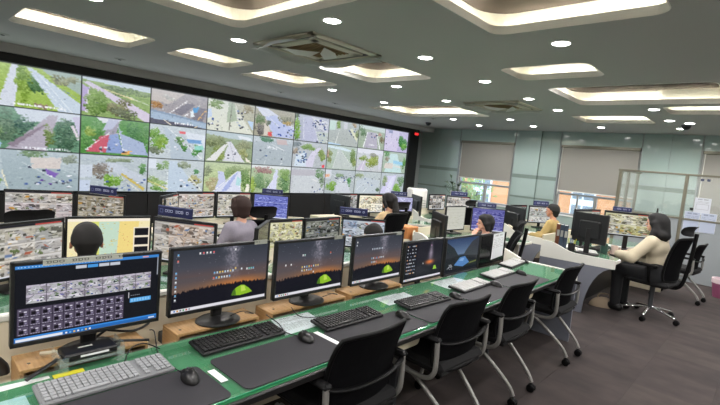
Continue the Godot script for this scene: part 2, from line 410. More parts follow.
func wall_atlas() -> Image:
	rng.seed = 77
	var im := canvas(TW * 10, TH * 3, "000000")
	var all := wall_pictures()
	for i in 10:
		for j in 3:
			var r := Rect2i(i * TW, j * TH, TW, TH)
			paint(im, r, all[i][j])
			for q in 700:        # small clutter in the tones already there
				var p := Vector2i(r.position.x + rng.randi() % TW, r.position.y + rng.randi() % TH)
				dab(im, vary(im.get_pixelv(p), 0.06), p.x, p.y, rng.randi_range(1, 6), rng.randi_range(1, 2), r)
			for q in 16:
				var p := Vector2i(r.position.x + rng.randi() % TW, r.position.y + TH / 5 + rng.randi() % (TH * 4 / 5))
				dab(im, [Color(0.93, 0.95, 0.97), Color(0.3, 0.33, 0.36), Color(0.42, 0.5, 0.4)][rng.randi() % 3].lerp(im.get_pixelv(p), 0.45), p.x, p.y, rng.randi_range(2, 4), rng.randi_range(1, 3), r)
			im.fill_rect(Rect2i(r.position.x, r.position.y, TW, 1), Color(0.25, 0.27, 0.26))
			im.fill_rect(Rect2i(r.position.x, r.position.y, 1, TH), Color(0.25, 0.27, 0.26))
	soften(im, 0.48)
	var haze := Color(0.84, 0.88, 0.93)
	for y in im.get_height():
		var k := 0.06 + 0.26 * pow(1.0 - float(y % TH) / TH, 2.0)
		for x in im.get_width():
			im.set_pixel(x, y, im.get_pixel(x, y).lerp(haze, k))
	for i in 10:
		for j in 3:
			im.fill_rect(Rect2i(i * TW, j * TH, TW, 1), Color(0.2, 0.22, 0.22))
			im.fill_rect(Rect2i(i * TW, j * TH, 1, TH), Color(0.2, 0.22, 0.22))
	speckle(im, 0.022)
	return im

func icons(im: Image, x: int, y: int, n: int, dx: int, dy: int, cols: Array) -> void:
	for i in n:
		var c: Color = hexc(cols[rng.randi() % cols.size()])
		im.fill_rect(Rect2i(x + dx * i, y + dy * i, 5, 5), c)
		im.fill_rect(Rect2i(x + dx * i - 1, y + dy * i + 6, 7, 1), Color(0.85, 0.85, 0.88))

# dusk sky with a star cloud, a treeline and a lit green tent
func tent_desktop(key: String, seed_: int, layout: int) -> StandardMaterial3D:
	rng.seed = seed_
	var w := 320
	var h := 180
	var im := canvas(w, h, "000000")
	var g := Gradient.new()
	g.offsets = PackedFloat32Array([0.0, 0.3, 0.52, 0.66, 0.74])
	g.colors = PackedColorArray([hexc("383d47"), hexc("4c4d57"), hexc("6b5652"), hexc("d88440"), hexc("c46a28")])
	var no := FastNoiseLite.new()
	no.seed = seed_; no.frequency = 0.03
	for y in h:
		for x in w:
			var c := g.sample(float(y) / h)
			var warm := exp(-pow((x - w * 0.66) / 95.0, 2.0))
			if y > h * 0.45: c = c.lerp(hexc("5a5458"), (1.0 - warm) * 0.8)
			var band := exp(-pow((x - w * 0.6 - (y - 60) * 0.06 + no.get_noise_2d(x, y) * 18.0) / 22.0, 2.0)) * clampf(1.0 - y / (h * 0.66), 0, 1)
			c = c.lerp(hexc("c8c0d0"), band * (0.55 + no.get_noise_2d(x * 3, y * 3) * 0.6))
			if rng.randf() < 0.0012 and y < h * 0.55: c = Color(0.85, 0.85, 0.9)
			if y > h * 0.69 - sin(x * 0.011) * 6.0 + x * -0.018 + no.get_noise_2d(x * 6, 3) * 9.0: c = hexc("15161c").lerp(hexc("1c1c28"), rng.randf())
			im.set_pixel(x, y, c)
	var clip := Rect2i(0, 0, w, h)
	var t := PackedVector2Array()
	for q in [Vector2(192, 157), Vector2(198, 143), Vector2(210, 134), Vector2(226, 128), Vector2(238, 129), Vector2(254, 140), Vector2(270, 155), Vector2(256, 158), Vector2(224, 161)]:
		t.append(q)
	poly(im, hexc("93c42e"), t, clip)
	poly(im, hexc("4f7a22"), PackedVector2Array([Vector2(192, 157), Vector2(198, 143), Vector2(206, 138), Vector2(210, 158)]), clip)
	poly(im, hexc("c4e25a"), PackedVector2Array([Vector2(226, 131), Vector2(238, 131), Vector2(246, 148), Vector2(228, 150)]), clip)
	im.fill_rect(Rect2i(0, h - 9, w, 9), hexc("e8e6ee"))
	for i in 6: im.fill_rect(Rect2i(8 + i * 9, h - 7, 5, 5), hexc(["5a8ad0", "e0a040", "6a6a70", "48a060", "c05048", "8890a0"][i]))
	var set_ := ["e8eef4", "7ab8e8", "e8e8e8", "c8e0f0", "e87a70", "f0d070"]
	if layout == 0:
		icons(im, 12, 10, 2, 0, 18, set_); icons(im, 8, 62, 7, 0, 13, set_)
		icons(im, 78, 10, 5, 11, 0, ["f2f2f2", "e86a70", "f8f8f8"])
		icons(im, 128, 74, 8, 9, 0, set_); icons(im, 200, 68, 1, 9, 0, set_); icons(im, 222, 72, 1, 0, 0, set_); icons(im, 242, 74, 4, 8, 0, ["78c8c0", "f0f0f0", "80b8d8"])
		icons(im, 126, 90, 7, 9, 0, set_)
		icons(im, 196, 8, 1, 0, 0, ["f0f0f0"])
	elif layout == 1:
		icons(im, 112, 44, 2, 9, 0, ["f4f4f4", "c0e8e0"]); icons(im, 36, 72, 2, 24, 0, ["f8f8f8"])
		icons(im, 112, 86, 8, 11, 0, set_); icons(im, 112, 98, 5, 11, 0, set_); icons(im, 168, 108, 1, 0, 0, ["f0f0f0"])
		icons(im, 250, 46, 1, 0, 0, ["e07050"])
	elif layout == 2:
		icons(im, 112, 48, 7, 11, 0, ["d8e0ec", "b8c8d8"]); icons(im, 112, 86, 8, 11, 0, set_); icons(im, 112, 102, 4, 11, 0, set_)
		icons(im, 12, 14, 1, 0, 0, ["f0f0f0"]); icons(im, 10, 26, 1, 0, 0, ["d0d8e0"])
	else:
		im.fill_rect(Rect2i(0, 0, w, h - 9), hexc("1b1c24"))
		for y in h - 9:
			for x in range(100, w):
				var b := exp(-pow((x - 215.0) / (10.0 + y * 0.12), 2.0)) * clampf(1.0 - absf(y - 60.0) / 70.0, 0, 1)
				var o := exp(-pow((x - 210.0) / 34.0, 2.0) - pow((y - 104.0) / 10.0, 2.0))
				im.set_pixel(x, y, hexc("23232c").lerp(hexc("b8a8bc"), b * 0.8).lerp(hexc("f08040"), o))
		poly(im, hexc("9ad040"), PackedVector2Array([Vector2(246, 146), Vector2(252, 128), Vector2(266, 126), Vector2(280, 146)]), clip)
		for r in 9:
			for q in 8:
				if rng.randf() < 0.75: im.fill_rect(Rect2i(14 + q * 9, 14 + r * 16, 6, 5), hexc(["d8dce4", "a8b0c0", "e8b080", "90a0c0", "c8ccd4"][rng.randi() % 5]))
		icons(im, 212, 20, 1, 0, 0, ["e0a0d0"]); icons(im, 150, 104, 1, 0, 0, ["f0f0f0"])
	speckle(im, 0.012)
	return screen_mat(key, im, 0.9)

func mountain_desktop() -> StandardMaterial3D:
	rng.seed = 5
	var im := canvas(224, 126, "3a4a66")
	var clip := Rect2i(0, 0, 224, 126)
	for y in 60:
		im.fill_rect(Rect2i(0, y, 224, 1), hexc("33466a").lerp(hexc("6c82a4"), y / 60.0))
	poly(im, hexc("2c3038"), PackedVector2Array([Vector2(0, 10), Vector2(50, 34), Vector2(90, 70), Vector2(0, 90)]), clip)
	poly(im, hexc("3c4048"), PackedVector2Array([Vector2(224, 0), Vector2(170, 18), Vector2(130, 50), Vector2(110, 74), Vector2(224, 90)]), clip)
	poly(im, hexc("23262c"), PackedVector2Array([Vector2(0, 70), Vector2(100, 64), Vector2(224, 74), Vector2(224, 126), Vector2(0, 126)]), clip)
	poly(im, hexc("5a8ac8"), PackedVector2Array([Vector2(60, 98), Vector2(96, 72), Vector2(130, 70), Vector2(164, 96), Vector2(120, 108)]), clip)
	poly(im, hexc("88b0e0"), PackedVector2Array([Vector2(90, 84), Vector2(104, 76), Vector2(126, 76), Vector2(120, 88)]), clip)
	for i in 26: im.fill_rect(Rect2i(16 + rng.randi() % 30, 92 + rng.randi() % 18, 3, 2), Color(0.85, 0.86, 0.9))
	poly(im, hexc("6a7040"), PackedVector2Array([Vector2(164, 96), Vector2(216, 92), Vector2(216, 98), Vector2(160, 102)]), clip)
	speckle(im, 0.03)
	return screen_mat("mountain lake", im, 0.85)

func map_desktop() -> StandardMaterial3D:
	rng.seed = 9
	var im := canvas(256, 150, "f2e6b8")
	var clip := Rect2i(0, 0, 256, 150)
	im.fill_rect(Rect2i(0, 0, 256, 9), hexc("f6ecdc"))
	poly(im, hexc("d8dc78"), PackedVector2Array([Vector2(66, 10), Vector2(110, 10), Vector2(100, 150), Vector2(78, 150)]), clip)
	poly(im, hexc("c4dcc8"), PackedVector2Array([Vector2(92, 10), Vector2(158, 10), Vector2(148, 150), Vector2(96, 150)]), clip)
	poly(im, hexc("f0d888"), PackedVector2Array([Vector2(156, 10), Vector2(220, 10), Vector2(206, 150), Vector2(148, 150)]), clip)
	for i in 90: dab(im, vary(hexc("e0d080"), 0.12), rng.randf() * 256, 10 + rng.randf() * 140, 6, 2, clip)
	for i in 16: dab(im, hexc("d06a50"), 100 + rng.randf() * 100, 40 + rng.randf() * 80, 2, 2, clip)
	im.fill_rect(Rect2i(202, 30, 54, 120), hexc("f0e4d0"))
	for i in 3: im.fill_rect(Rect2i(206, 34 + i * 32, 46, 25), hexc("17171f"))
	speckle(im, 0.02)
	return screen_mat("street map", im, 1.0)

func app_desktop() -> StandardMaterial3D:
	rng.seed = 21
	var w := 448
	var h := 252
	var im := canvas(w, h, "17191f")
	im.fill_rect(Rect2i(0, 0, w, 11), hexc("3f86d0"))
	for i in 30: im.fill_rect(Rect2i(6 + i * 9 + rng.randi() % 3, 4, 4, 3), hexc("bcdcf6"))
	im.fill_rect(Rect2i(w - 60, 3, 22, 5), hexc("e8a0a0"))
	for i in 4: im.fill_rect(Rect2i(168 + i * 36, 15, 33, 11), hexc("c8ccd6" if i != 1 else "4a9ae0"))
	# a strip of small live pictures
	for j in 2:
		for i in 7:
			var r := Rect2i(30 + i * 56, 66 + j * 31, 55, 30)
			paint(im, r, "B 8f8a94|P c4bccc 0,0 100,0 100,20 0,30|P b8b8bc 30,10 60,10 100,100 0,100|F 6a8a58 %d,%d 12,18|P e0dce4 %d,60 %d,50 %d,90|C 7a78c0 10,30 90,90 12,0" % [rng.randi_range(10, 90), rng.randi_range(20, 80), rng.randi_range(0, 60), rng.randi_range(30, 90), rng.randi_range(20, 90)])
			for q in 26: dab(im, [hexc("5c5668"), hexc("e4deee"), hexc("7a8a6a"), hexc("b4a8c4")][rng.randi() % 4], r.position.x + rng.randf() * 55, r.position.y + rng.randf() * 30, rng.randf_range(2, 9), rng.randf_range(1, 3), r)
	# rows of camera tiles
	im.fill_rect(Rect2i(6, 140, 322, 92), hexc("2a2633"))
	for j in 3:
		for i in 10:
			var x := 8 + i * 32
			var y := 142 + j * 30
			im.fill_rect(Rect2i(x, y, 30, 28), hexc("5a5266"))
			im.fill_rect(Rect2i(x + 5, y + 12, 12, 11), hexc("17141c"))
			im.fill_rect(Rect2i(x + 17, y + 9, 8, 4), hexc("d8d4e4"))
			im.fill_rect(Rect2i(x + 4, y + 4, 6, 3), hexc("c0bccc"))
			im.fill_rect(Rect2i(x + 20, y + 16, 5, 6), hexc("8a84a0"))
			for q in 4: im.fill_rect(Rect2i(x + 3 + q * 7, y + 25, 5, 2), hexc("b0acc0"))
	im.fill_rect(Rect2i(w - 100, 160, 76, 16), hexc("58a8e8"))
	for i in 7: im.fill_rect(Rect2i(w - 96 + i * 10, 163, 7, 10), hexc("8cc8f4"))
	im.fill_rect(Rect2i(w - 106, 136, 3, 22), hexc("d0d0d8"))
	for i in 5: im.fill_rect(Rect2i(w - 98 + i * 7, 148, 5, 2), hexc("9aa0ac"))
	im.fill_rect(Rect2i(0, 236, w, 5), hexc("3c8ce0"))
	im.fill_rect(Rect2i(0, 241, w, 11), hexc("2a6cb8"))
	im.fill_rect(Rect2i(4, 242, 130, 9), hexc("e8ecf6"))
	for i in 7: im.fill_rect(Rect2i(142 + i * 12, 244, 6, 6), hexc(["f0f0f0", "70b0e8", "f0c060"][i % 3]))
	im.fill_rect(Rect2i(w - 30, 244, 22, 5), hexc("e0e8f4"))
	im.fill_rect(Rect2i(w - 5, 10, 4, 70), hexc("a0a4b0"))
	speckle(im, 0.015)
	return screen_mat("camera list", im, 0.95)

func sheet_desktop() -> StandardMaterial3D:
	rng.seed = 31
	var im := canvas(128, 110, "dcdcd0")
	for i in 50: im.fill_rect(Rect2i(6 + rng.randi() % 100, 8 + rng.randi() % 92, 3 + rng.randi() % 16, 1), hexc(["b8b8a8", "c0c49a", "a8b098"][rng.randi() % 3]))
	for i in 6: im.fill_rect(Rect2i(4, 10 + i * 16, 120, 1), hexc("c8c8bc"))
	return screen_mat("white document", im, 0.8)

func purple_desktop(key: String, hexa: String, e := 0.85) -> StandardMaterial3D:
	rng.seed = hash(key)
	var im := canvas(160, 96, hexa)
	for i in 420: dab(im, vary(hexc(hexa), 0.28), rng.randf() * 160, 8 + rng.randf() * 82, 3 + rng.randf() * 12, 1 + rng.randf() * 4, Rect2i(0, 0, 160, 96))
	for j in 3: im.fill_rect(Rect2i(0, 30 + j * 24, 160, 1), hexc("d8dcf4"))
	im.fill_rect(Rect2i(0, 92, 160, 4), hexc("e0e4f4"))
	speckle(im, 0.04)
	return screen_mat(key, im, e)

# strokes like printed syllables: rows of small square glyphs
func syllables(im: Image, x: int, y: int, n: int, size: int, col: Color) -> void:
	for i in n:
		var ox := x + i * (size + 2)
		if i % 4 == 3: continue
		im.fill_rect(Rect2i(ox, y, size - 2, 2), col)
		im.fill_rect(Rect2i(ox + rng.randi() % 3, y + 2, 2, size - 5), col)
		im.fill_rect(Rect2i(ox + size - 2, y, 2, size - 2), col)
		im.fill_rect(Rect2i(ox + 1, y + size - 3, size - 3, 2), col)

func plaque_mat() -> StandardMaterial3D:
	if M.has("print plaque"):
		return M["print plaque"]
	rng.seed = 3
	var im := canvas(192, 44, "20264f")
	im.fill_rect(Rect2i(0, 0, 192, 2), hexc("8a90b8"))
	syllables(im, 10, 14, 1, 18, hexc("7c84b0"))
	syllables(im, 40, 15, 9, 13, hexc("cfd4ea"))
	return print_mat("plaque", im, 0.35)

func paper_mat(key: String, hexa: String, lines: int, seed_: int, box := false) -> StandardMaterial3D:
	rng.seed = seed_
	var im := canvas(128, 160, hexa)
	var ink := hexc(hexa).darkened(0.45)
	syllables(im, 22, 10, 7, 10, ink.darkened(0.3))
	for i in lines:
		for q in 14:
			if rng.randf() < 0.8: im.fill_rect(Rect2i(10 + q * 8, 34 + i * 11, 3 + rng.randi() % 5, 3), ink)
	if box:
		im.fill_rect(Rect2i(14, 60, 100, 2), ink); im.fill_rect(Rect2i(14, 110, 100, 2), ink); im.fill_rect(Rect2i(14, 60, 2, 52), ink); im.fill_rect(Rect2i(112, 60, 2, 52), ink)
	return print_mat(key, im, 0.7)

func noise_mat(key: String, hexa: String, hexb: String, freq: float, rough: float, scale: Vector3, seed_ := 1, bump := 0.0) -> StandardMaterial3D:
	var m := mat(key, "ffffff", rough)
	var n := FastNoiseLite.new()
	n.seed = seed_; n.frequency = freq; n.fractal_octaves = 4
	var t := NoiseTexture2D.new()
	t.width = 256; t.height = 256; t.seamless = true; t.noise = n
	var g := Gradient.new()
	g.set_color(0, hexc(hexa)); g.set_color(1, hexc(hexb))
	t.color_ramp = g
	m.albedo_texture = t
	m.uv1_triplanar = true
	m.uv1_world_triplanar = true
	m.uv1_scale = scale
	if bump > 0.0:
		m.heightmap_enabled = true
		m.heightmap_texture = t
		m.heightmap_scale = bump
	return m

# ---------------------------------------------------------------- the scene
func _ready() -> void:
	var cam := Camera3D.new()
	cam.name = "camera"
	cam.fov = 48.77
	cam.near = 0.05
	cam.far = 120.0
	cam.basis = Basis(Vector3.UP, deg_to_rad(42.7557)) * Basis(Vector3.RIGHT, deg_to_rad(-5.5398)) * Basis(Vector3.BACK, deg_to_rad(5.242))
	cam.position = Vector3(0, 1.6, 0)
	add_child(cam)
	cam.current = true

	var env := Environment.new()
	var sky_m := ProceduralSkyMaterial.new()
	sky_m.sky_top_color = hexc("6f9bd0")
	sky_m.sky_horizon_color = hexc("d8e2ea")
	sky_m.ground_bottom_color = hexc("6a6a62")
	sky_m.ground_horizon_color = hexc("b8bab4")
	sky_m.sky_energy_multiplier = 3.2
	sky_m.ground_energy_multiplier = 1.2
	env.sky = Sky.new()
	env.sky.sky_material = sky_m
	env.background_mode = Environment.BG_SKY
	env.tonemap_mode = Environment.TONE_MAPPER_LINEAR
	env.tonemap_exposure = 1.0
	env.sdfgi_enabled = true
	env.ssao_enabled = true
	env.ssil_enabled = true
	var we := WorldEnvironment.new()
	we.name = "world_environment"
	we.environment = env
	add_child(we)

	var sun := DirectionalLight3D.new()
	sun.name = "sun"
	sun.light_color = hexc("ffe6c0")
	sun.light_energy = 0.9
	sun.shadow_enabled = true
	add_child(sun)
	sun.look_at_from_position(Vector3(6, 12, 8), Vector3(0, 0, -8))

	materials()
	room()
	coves()
	downlights()
	ceiling_fittings()
	far_wall()
	outside()
	video_wall()
	air_conditioners()
	front_desk()
	front_desk_things()
	front_chairs()
	second_row()
	third_row()
	right_desk()
	partition()
	people()

func materials() -> void:
	mat("ceiling", "b9bab6", 0.9)
	mat("lip", "f2f1ec", 0.7)
	mat("cove cream", "f4f2e4", 0.8)
	mat("cove top", "4a413b", 0.9)
	glow("led", "fffaf0", 5.0)
	glow("downlight", "fffdf8", 20.0)
	mat("white plastic", "e4e3dd", 0.45)
	mat("black plastic", "0c0c0d", 0.45)
	mat("black frame", "070708", 0.55)
	mat("dark grey", "3a3c40", 0.5)
	mat("grey metal", "a7a8a6", 0.38, 0.6)
	mat("chrome", "d2d2d2", 0.15, 1.0)
	mat("tube grey", "8e8d89", 0.4, 0.35)
	mat("cream panel", "cdc3ac", 0.6)
	mat("white panel", "d4d4cc", 0.5)
	mat("grey panel", "6b6e78", 0.6)
	mat("green felt", "18703f", 0.9)
	mat("glass edge", "2f8a60", 0.2)
	glass("desk glass", "dff2e8", 0.04)
	var cp := mat("chair plastic", "070708", 0.55)
	cp.metallic_specular = 0.3
	mat("mat black", "252429", 0.75)
	mat("black fabric", "0c0c0e", 0.95)
	var mesh_m := mat("black mesh", "0f0f11", 0.85)
	mesh_m.metallic_specular = 0.15
	mat("key black", "101012", 0.5)
	mat("key grey", "77797b", 0.55)
	mat("key light", "8f9193", 0.6)
	mat("paper white", "dfe2e2", 0.8)
	mat("label grey", "a2a49c", 0.6)
	noise_mat("wood", "8a6840", "b08c5c", 0.02, 0.6, Vector3(1.2, 9, 9), 4)
	noise_mat("carpet 0", "2e2827", "3f3634", 0.012, 0.95, Vector3(0.7, 0.7, 1.1), 2)
	noise_mat("carpet 1", "2b2524", "3d3432", 0.012, 0.95, Vector3(0.7, 0.7, 1.1), 2)
	noise_mat("carpet 2", "312b29", "433a37", 0.012, 0.95, Vector3(0.7, 0.7, 1.1), 2)
	mat("wall grey", "8d9290", 0.8)
	var teal := mat("wall glass", "98aaa4", 0.05)
	teal.metallic_specular = 0.6
	var band := mat("wall band", "77877f", 0.12)
	band.metallic_specular = 0.5
	mat("aluminium", "9a9c98", 0.35, 0.5)
	var bl := mat("blind", "918f88", 0.9)
	bl.backlight_enabled = true
	bl.backlight = hexc("605e58")
	glass("window glass", "ffffff", 0.05)
	glass("booth glass", "e6f2ec", 0.06)
	mat("olive metal", "6f6c5e", 0.4, 0.4)

func room() -> void:
	# floor: slab, then carpet tiles
	var fl := structure("floor", "dark taupe carpet tile floor")
	put("slab", box(Vector3(-2.6, -0.1, -4.1), Vector3(11.2, 0.184, 14.7), 0.0), M["carpet 1"], fl)
	rng.seed = 11
	var shape := box(Vector3(0, -0.004, 0), Vector3(0.4994, 0.008, 0.4994), 0.0004).commit()
	var rest := [st(), st(), st()]
	for i in range(-16, 6):
		for j in range(-23, 6):
			var c := Vector3(i * 0.5 + 0.1, 0, j * 0.5 + 0.1)
			var k: int = (i + j) % 2 if rng.randf() < 0.75 else 2
			k = absi(k)
			if c.x > -1.9 and c.x < 1.7 and c.z < -1.2 and c.z > -9.6:
				putm("carpet_tile", shape, M["carpet %d" % k], fl, c)
			else:
				cbox(rest[k], c + Vector3(0, -0.004, 0), Vector3(0.4994, 0.008, 0.4994), 0.0)
	for k in 3:
		tag(put("carpet_tile_field", rest[k], M["carpet %d" % k], fl), "", "", "", "stuff")
	# walls with thickness, closed all round
	put("wall_left", box(Vector3(-8.1, 1.55, -4.1), Vector3(0.2, 3.3, 14.7), 0.0), M["wall grey"]).set_meta("kind", "structure")
	put("trim_1", box(Vector3(-7.8, 2.635, -4.1), Vector3(0.4, 0.125, 14.7), 0.0), M["ceiling"]).set_meta("kind", "structure")
	put("wall_right", box(Vector3(2.9, 1.55, -4.1), Vector3(0.2, 3.3, 14.7), 0.0), M["white panel"]).set_meta("kind", "structure")
	put("wall_near", box(Vector3(-2.6, 1.55, 3.15), Vector3(11.2, 3.3, 0.2), 0.0), M["white panel"]).set_meta("kind", "structure")
	put("baseboard_right", box(Vector3(2.79, 0.05, -4.1), Vector3(0.02, 0.1, 14.3), 0.004), M["dark grey"]).set_meta("kind", "structure")

# recesses in the ceiling: x0, x1, z0, z1
const COVES := [
	[-6.05, -5.12, -2.08, -0.90], [-5.80, -5.08, -3.31, -2.42], [-6.08, -5.05, -4.78, -3.64], [-4.40, -3.33, -4.77, -3.70],
	[-6.46, -4.40, -8.42, -6.90], [-2.35, -1.45, -5.16, -4.50], [-2.29, -0.58, -7.10, -5.69], [-2.85, -1.70, -9.30, -8.30],
	[-1.32, 0.40, -8.12, -7.32], [-3.81, -2.20, -2.26, -0.95], [-1.83, -0.62, -3.40, -1.90], [-0.20, 1.00, -2.10, -0.40], [-6.05, -4.40, 0.10, 1.60],
]

func outline(c: Array, o: float) -> PackedVector2Array:
	return rrect(c[0] - o, c[2] - o, c[1] + o, c[3] + o, 0.12 + o, 7)

func ring(s: SurfaceTool, a: PackedVector2Array, ya: float, b: PackedVector2Array, yb: float, n: Vector3, side := 0.0) -> void:
	for i in a.size():
		var j := (i + 1) % a.size()
		var nn := n
		if side != 0.0:
			var d := (a[j] - a[i]).normalized()
			nn = Vector3(d.y, n.y, -d.x) * side
			nn.y = n.y
		quad(s, Vector3(a[i].x, ya, a[i].y), Vector3(a[j].x, ya, a[j].y), Vector3(b[j].x, yb, b[j].y), Vector3(b[i].x, yb, b[i].y), nn.normalized())

func coves() -> void:
	var ce := structure("ceiling", "grey ceiling with rounded recesses")
	var s := st()
	var xs := [-8.2, 3.0]
	var zs := [-11.45, 3.25]
	for c in COVES:
		for k in 2:
			if not xs.has(c[k]): xs.append(c[k])
			if not zs.has(c[2 + k]): zs.append(c[2 + k])
	xs.sort(); zs.sort()
	for i in xs.size() - 1:
		for j in zs.size() - 1:
			var m := Vector2((xs[i] + xs[i + 1]) * 0.5, (zs[j] + zs[j + 1]) * 0.5)
			var open := false
			for c in COVES:
				open = open or (m.x > c[0] and m.x < c[1] and m.y > c[2] and m.y < c[3])
			if not open:
				quad(s, Vector3(xs[i], CEIL, zs[j]), Vector3(xs[i + 1], CEIL, zs[j]), Vector3(xs[i + 1], CEIL, zs[j + 1]), Vector3(xs[i], CEIL, zs[j + 1]), Vector3.DOWN)
	for c in COVES:
		var o := outline(c, 0.0)
		var corner := [Vector2(c[1], c[3]), Vector2(c[0], c[3]), Vector2(c[0], c[2]), Vector2(c[1], c[2])]
		for k in 4:
			for i in 7:
				var a: Vector2 = o[k * 8 + i]
				var b: Vector2 = o[k * 8 + i + 1]
				var q: Vector2 = corner[k]
				tri(s, Vector3(q.x, CEIL, q.y), Vector3(a.x, CEIL, a.y), Vector3(b.x, CEIL, b.y), Vector3.DOWN)
	put("ceiling_board", s, M["ceiling"], ce)
	put("roof_slab", box(Vector3(-2.6, 3.15, -4.1), Vector3(11.2, 0.2, 14.7), 0.0), M["wall grey"], ce)
	for c in COVES:
		var cove := Node3D.new()
		cove.name = "ceiling_cove"
		ce.add_child(cove, true)
		var lip := st()
		ring(lip, outline(c, 0.0), CEIL - 0.004, outline(c, 0.012), CEIL + 0.066, Vector3(0, -0.15, 0), -1.0)
		ring(lip, outline(c, 0.0), CEIL - 0.004, outline(c, -0.006), CEIL - 0.004, Vector3.DOWN)
		ring(lip, outline(c, 0.012), CEIL + 0.066, outline(c, 0.03), CEIL + 0.066, Vector3.UP)
		ring(lip, outline(c, 0.03), CEIL + 0.066, outline(c, 0.03), CEIL + 0.005, Vector3.ZERO, 1.0)
		put("lip", lip, M["lip"], cove)
		var wall := st()
		ring(wall, outline(c, 0.03), CEIL + 0.005, outline(c, 0.15), CEIL + 0.005, Vector3.UP)
		ring(wall, outline(c, 0.15), CEIL + 0.005, outline(c, 0.15), CEIL + 0.21, Vector3.ZERO, -1.0)
		put("recess_wall", wall, M["cove cream"], cove)
		var top := st()
		prism(top, outline(c, 0.15), CEIL + 0.205, CEIL + 0.235)
		put("recess_top", top, M["cove top"], cove)
		var led := st()
		ring(led, outline(c, 0.045), CEIL + 0.014, outline(c, 0.06), CEIL + 0.02, Vector3.UP)
		ring(led, outline(c, 0.06), CEIL + 0.02, outline(c, 0.06), CEIL + 0.008, Vector3.ZERO, 1.0)
		put("led_strip", led, M["led"], cove)
		# the light of the strip: one narrow lamp along each long side
		for q in 4:
			var along_x := q < 2
			var size: float = (c[1] - c[0] if along_x else c[3] - c[2]) - 0.2
			var mid := Vector3((c[0] + c[1]) * 0.5, CEIL + 0.03, (c[2] + c[3]) * 0.5)
			var out := Vector3.ZERO
			if along_x:
				out.z = -1.0 if q == 0 else 1.0
				mid.z = (c[2] - 0.06) if q == 0 else (c[3] + 0.06)
			else:
				out.x = -1.0 if q == 2 else 1.0
				mid.x = (c[0] - 0.06) if q == 2 else (c[1] + 0.06)
			var l := AreaLight3D.new()
			l.name = "led_light"
			l.area_size = Vector2(size, 0.012)
			l.light_color = hexc("fffaf0")
			l.light_energy = 0.32 * size
			l.shadow_enabled = true
			cove.add_child(l, true)
			l.look_at_from_position(mid, mid + out + Vector3(0, 0.25, 0))

func downlights() -> void:
	var trim := st()
	lathe(trim, [Vector2(0.069, -0.001), Vector2(0.072, -0.006), Vector2(0.082, -0.006), Vector2(0.086, 0.0)], 24)
	var trim_mesh := trim.commit()
	var disc := st()
	lathe(disc, [Vector2(0.0, -0.016), Vector2(0.03, -0.014), Vector2(0.055, -0.009), Vector2(0.07, -0.002)], 24)
	var disc_mesh := disc.commit()
	var spots := []
	for x in [-5.56, -4.2, -2.8, -1.45, -0.1, 1.25]:
		for z in [-10.05, -8.86, -7.58, -6.42, -5.09, -3.81, -2.5, -1.17, 0.15, 1.5]:
			spots.append(Vector3(x, CEIL, z))
	for p in [Vector3(-5.13, CEIL + 0.203, -6.98), Vector3(-1.68, CEIL + 0.203, -5.92), Vector3(-0.85, CEIL + 0.203, -5.95), Vector3(-4.0, CEIL + 0.203, -3.95), Vector3(-1.22, CEIL, -9.2)]:
		spots.append(p)
	var lines := ["over the third row of desks", "over the aisle behind the third row", "over the second row of desks", "over the front desk", "over the right aisle", "near the right wall"]
	var nth := ["closest to the windows", "second from the windows", "third from the windows", "fourth from the windows", "fifth from the windows", "sixth from the windows", "seventh from the windows", "eighth from the windows", "ninth from the windows", "tenth from the windows"]
	var seen_ := {}
	var extra := ["in the ceiling recess by the far end of the video wall", "inside the long bright recess at the right, left one", "inside the long bright recess at the right, right one", "inside the recess beside the nearest air conditioner", "between the right hand recesses near the booth"]
	var count := 0
	for p in spots:
		var skip := false
		var inside := false
		for c in COVES:
			var inn: bool = p.x > c[0] - 0.09 and p.x < c[1] + 0.09 and p.z > c[2] - 0.09 and p.z < c[3] + 0.09
			if inn: inside = true
			if inn and p.y < CEIL + 0.1: skip = true
		for a in [Vector3(-3.65, 0, -3.1), Vector3(-3.55, 0, -7.0)]:
			if absf(p.x - a.x) < 0.55 and absf(p.z - a.z) < 0.55: skip = true
		if skip:
			count += 1
			continue
		var where := ""
		if count >= 60:
			where = extra[count - 60]
		else:
			var ln := count / 10
			where = "%s %s" % [nth[seen_.get(ln, 0)], lines[ln]]
			seen_[ln] = seen_.get(ln, 0) + 1
		count += 1
		var t := thing("downlight", ("round downlight, " if count <= 60 else "round downlight ") + where, "downlight", p, 0.0, "ceiling downlights")
		putm("trim_ring", trim_mesh, M["white plastic"], t)
		putm("lamp_disc", disc_mesh, M["downlight"], t)
		var l := SpotLight3D.new()
		l.name = "downlight_lamp"
		l.spot_angle = 86.0
		l.spot_angle_attenuation = 0.5
		l.light_energy = 1.45
		l.light_color = hexc("fcf8f6")
		l.light_size = 0.06
		l.spot_range = 9.0
		l.spot_attenuation = 2.0
		l.shadow_enabled = true
		l.position = Vector3(0, -0.03, 0)
		l.rotation.x = -PI / 2
		t.add_child(l, true)

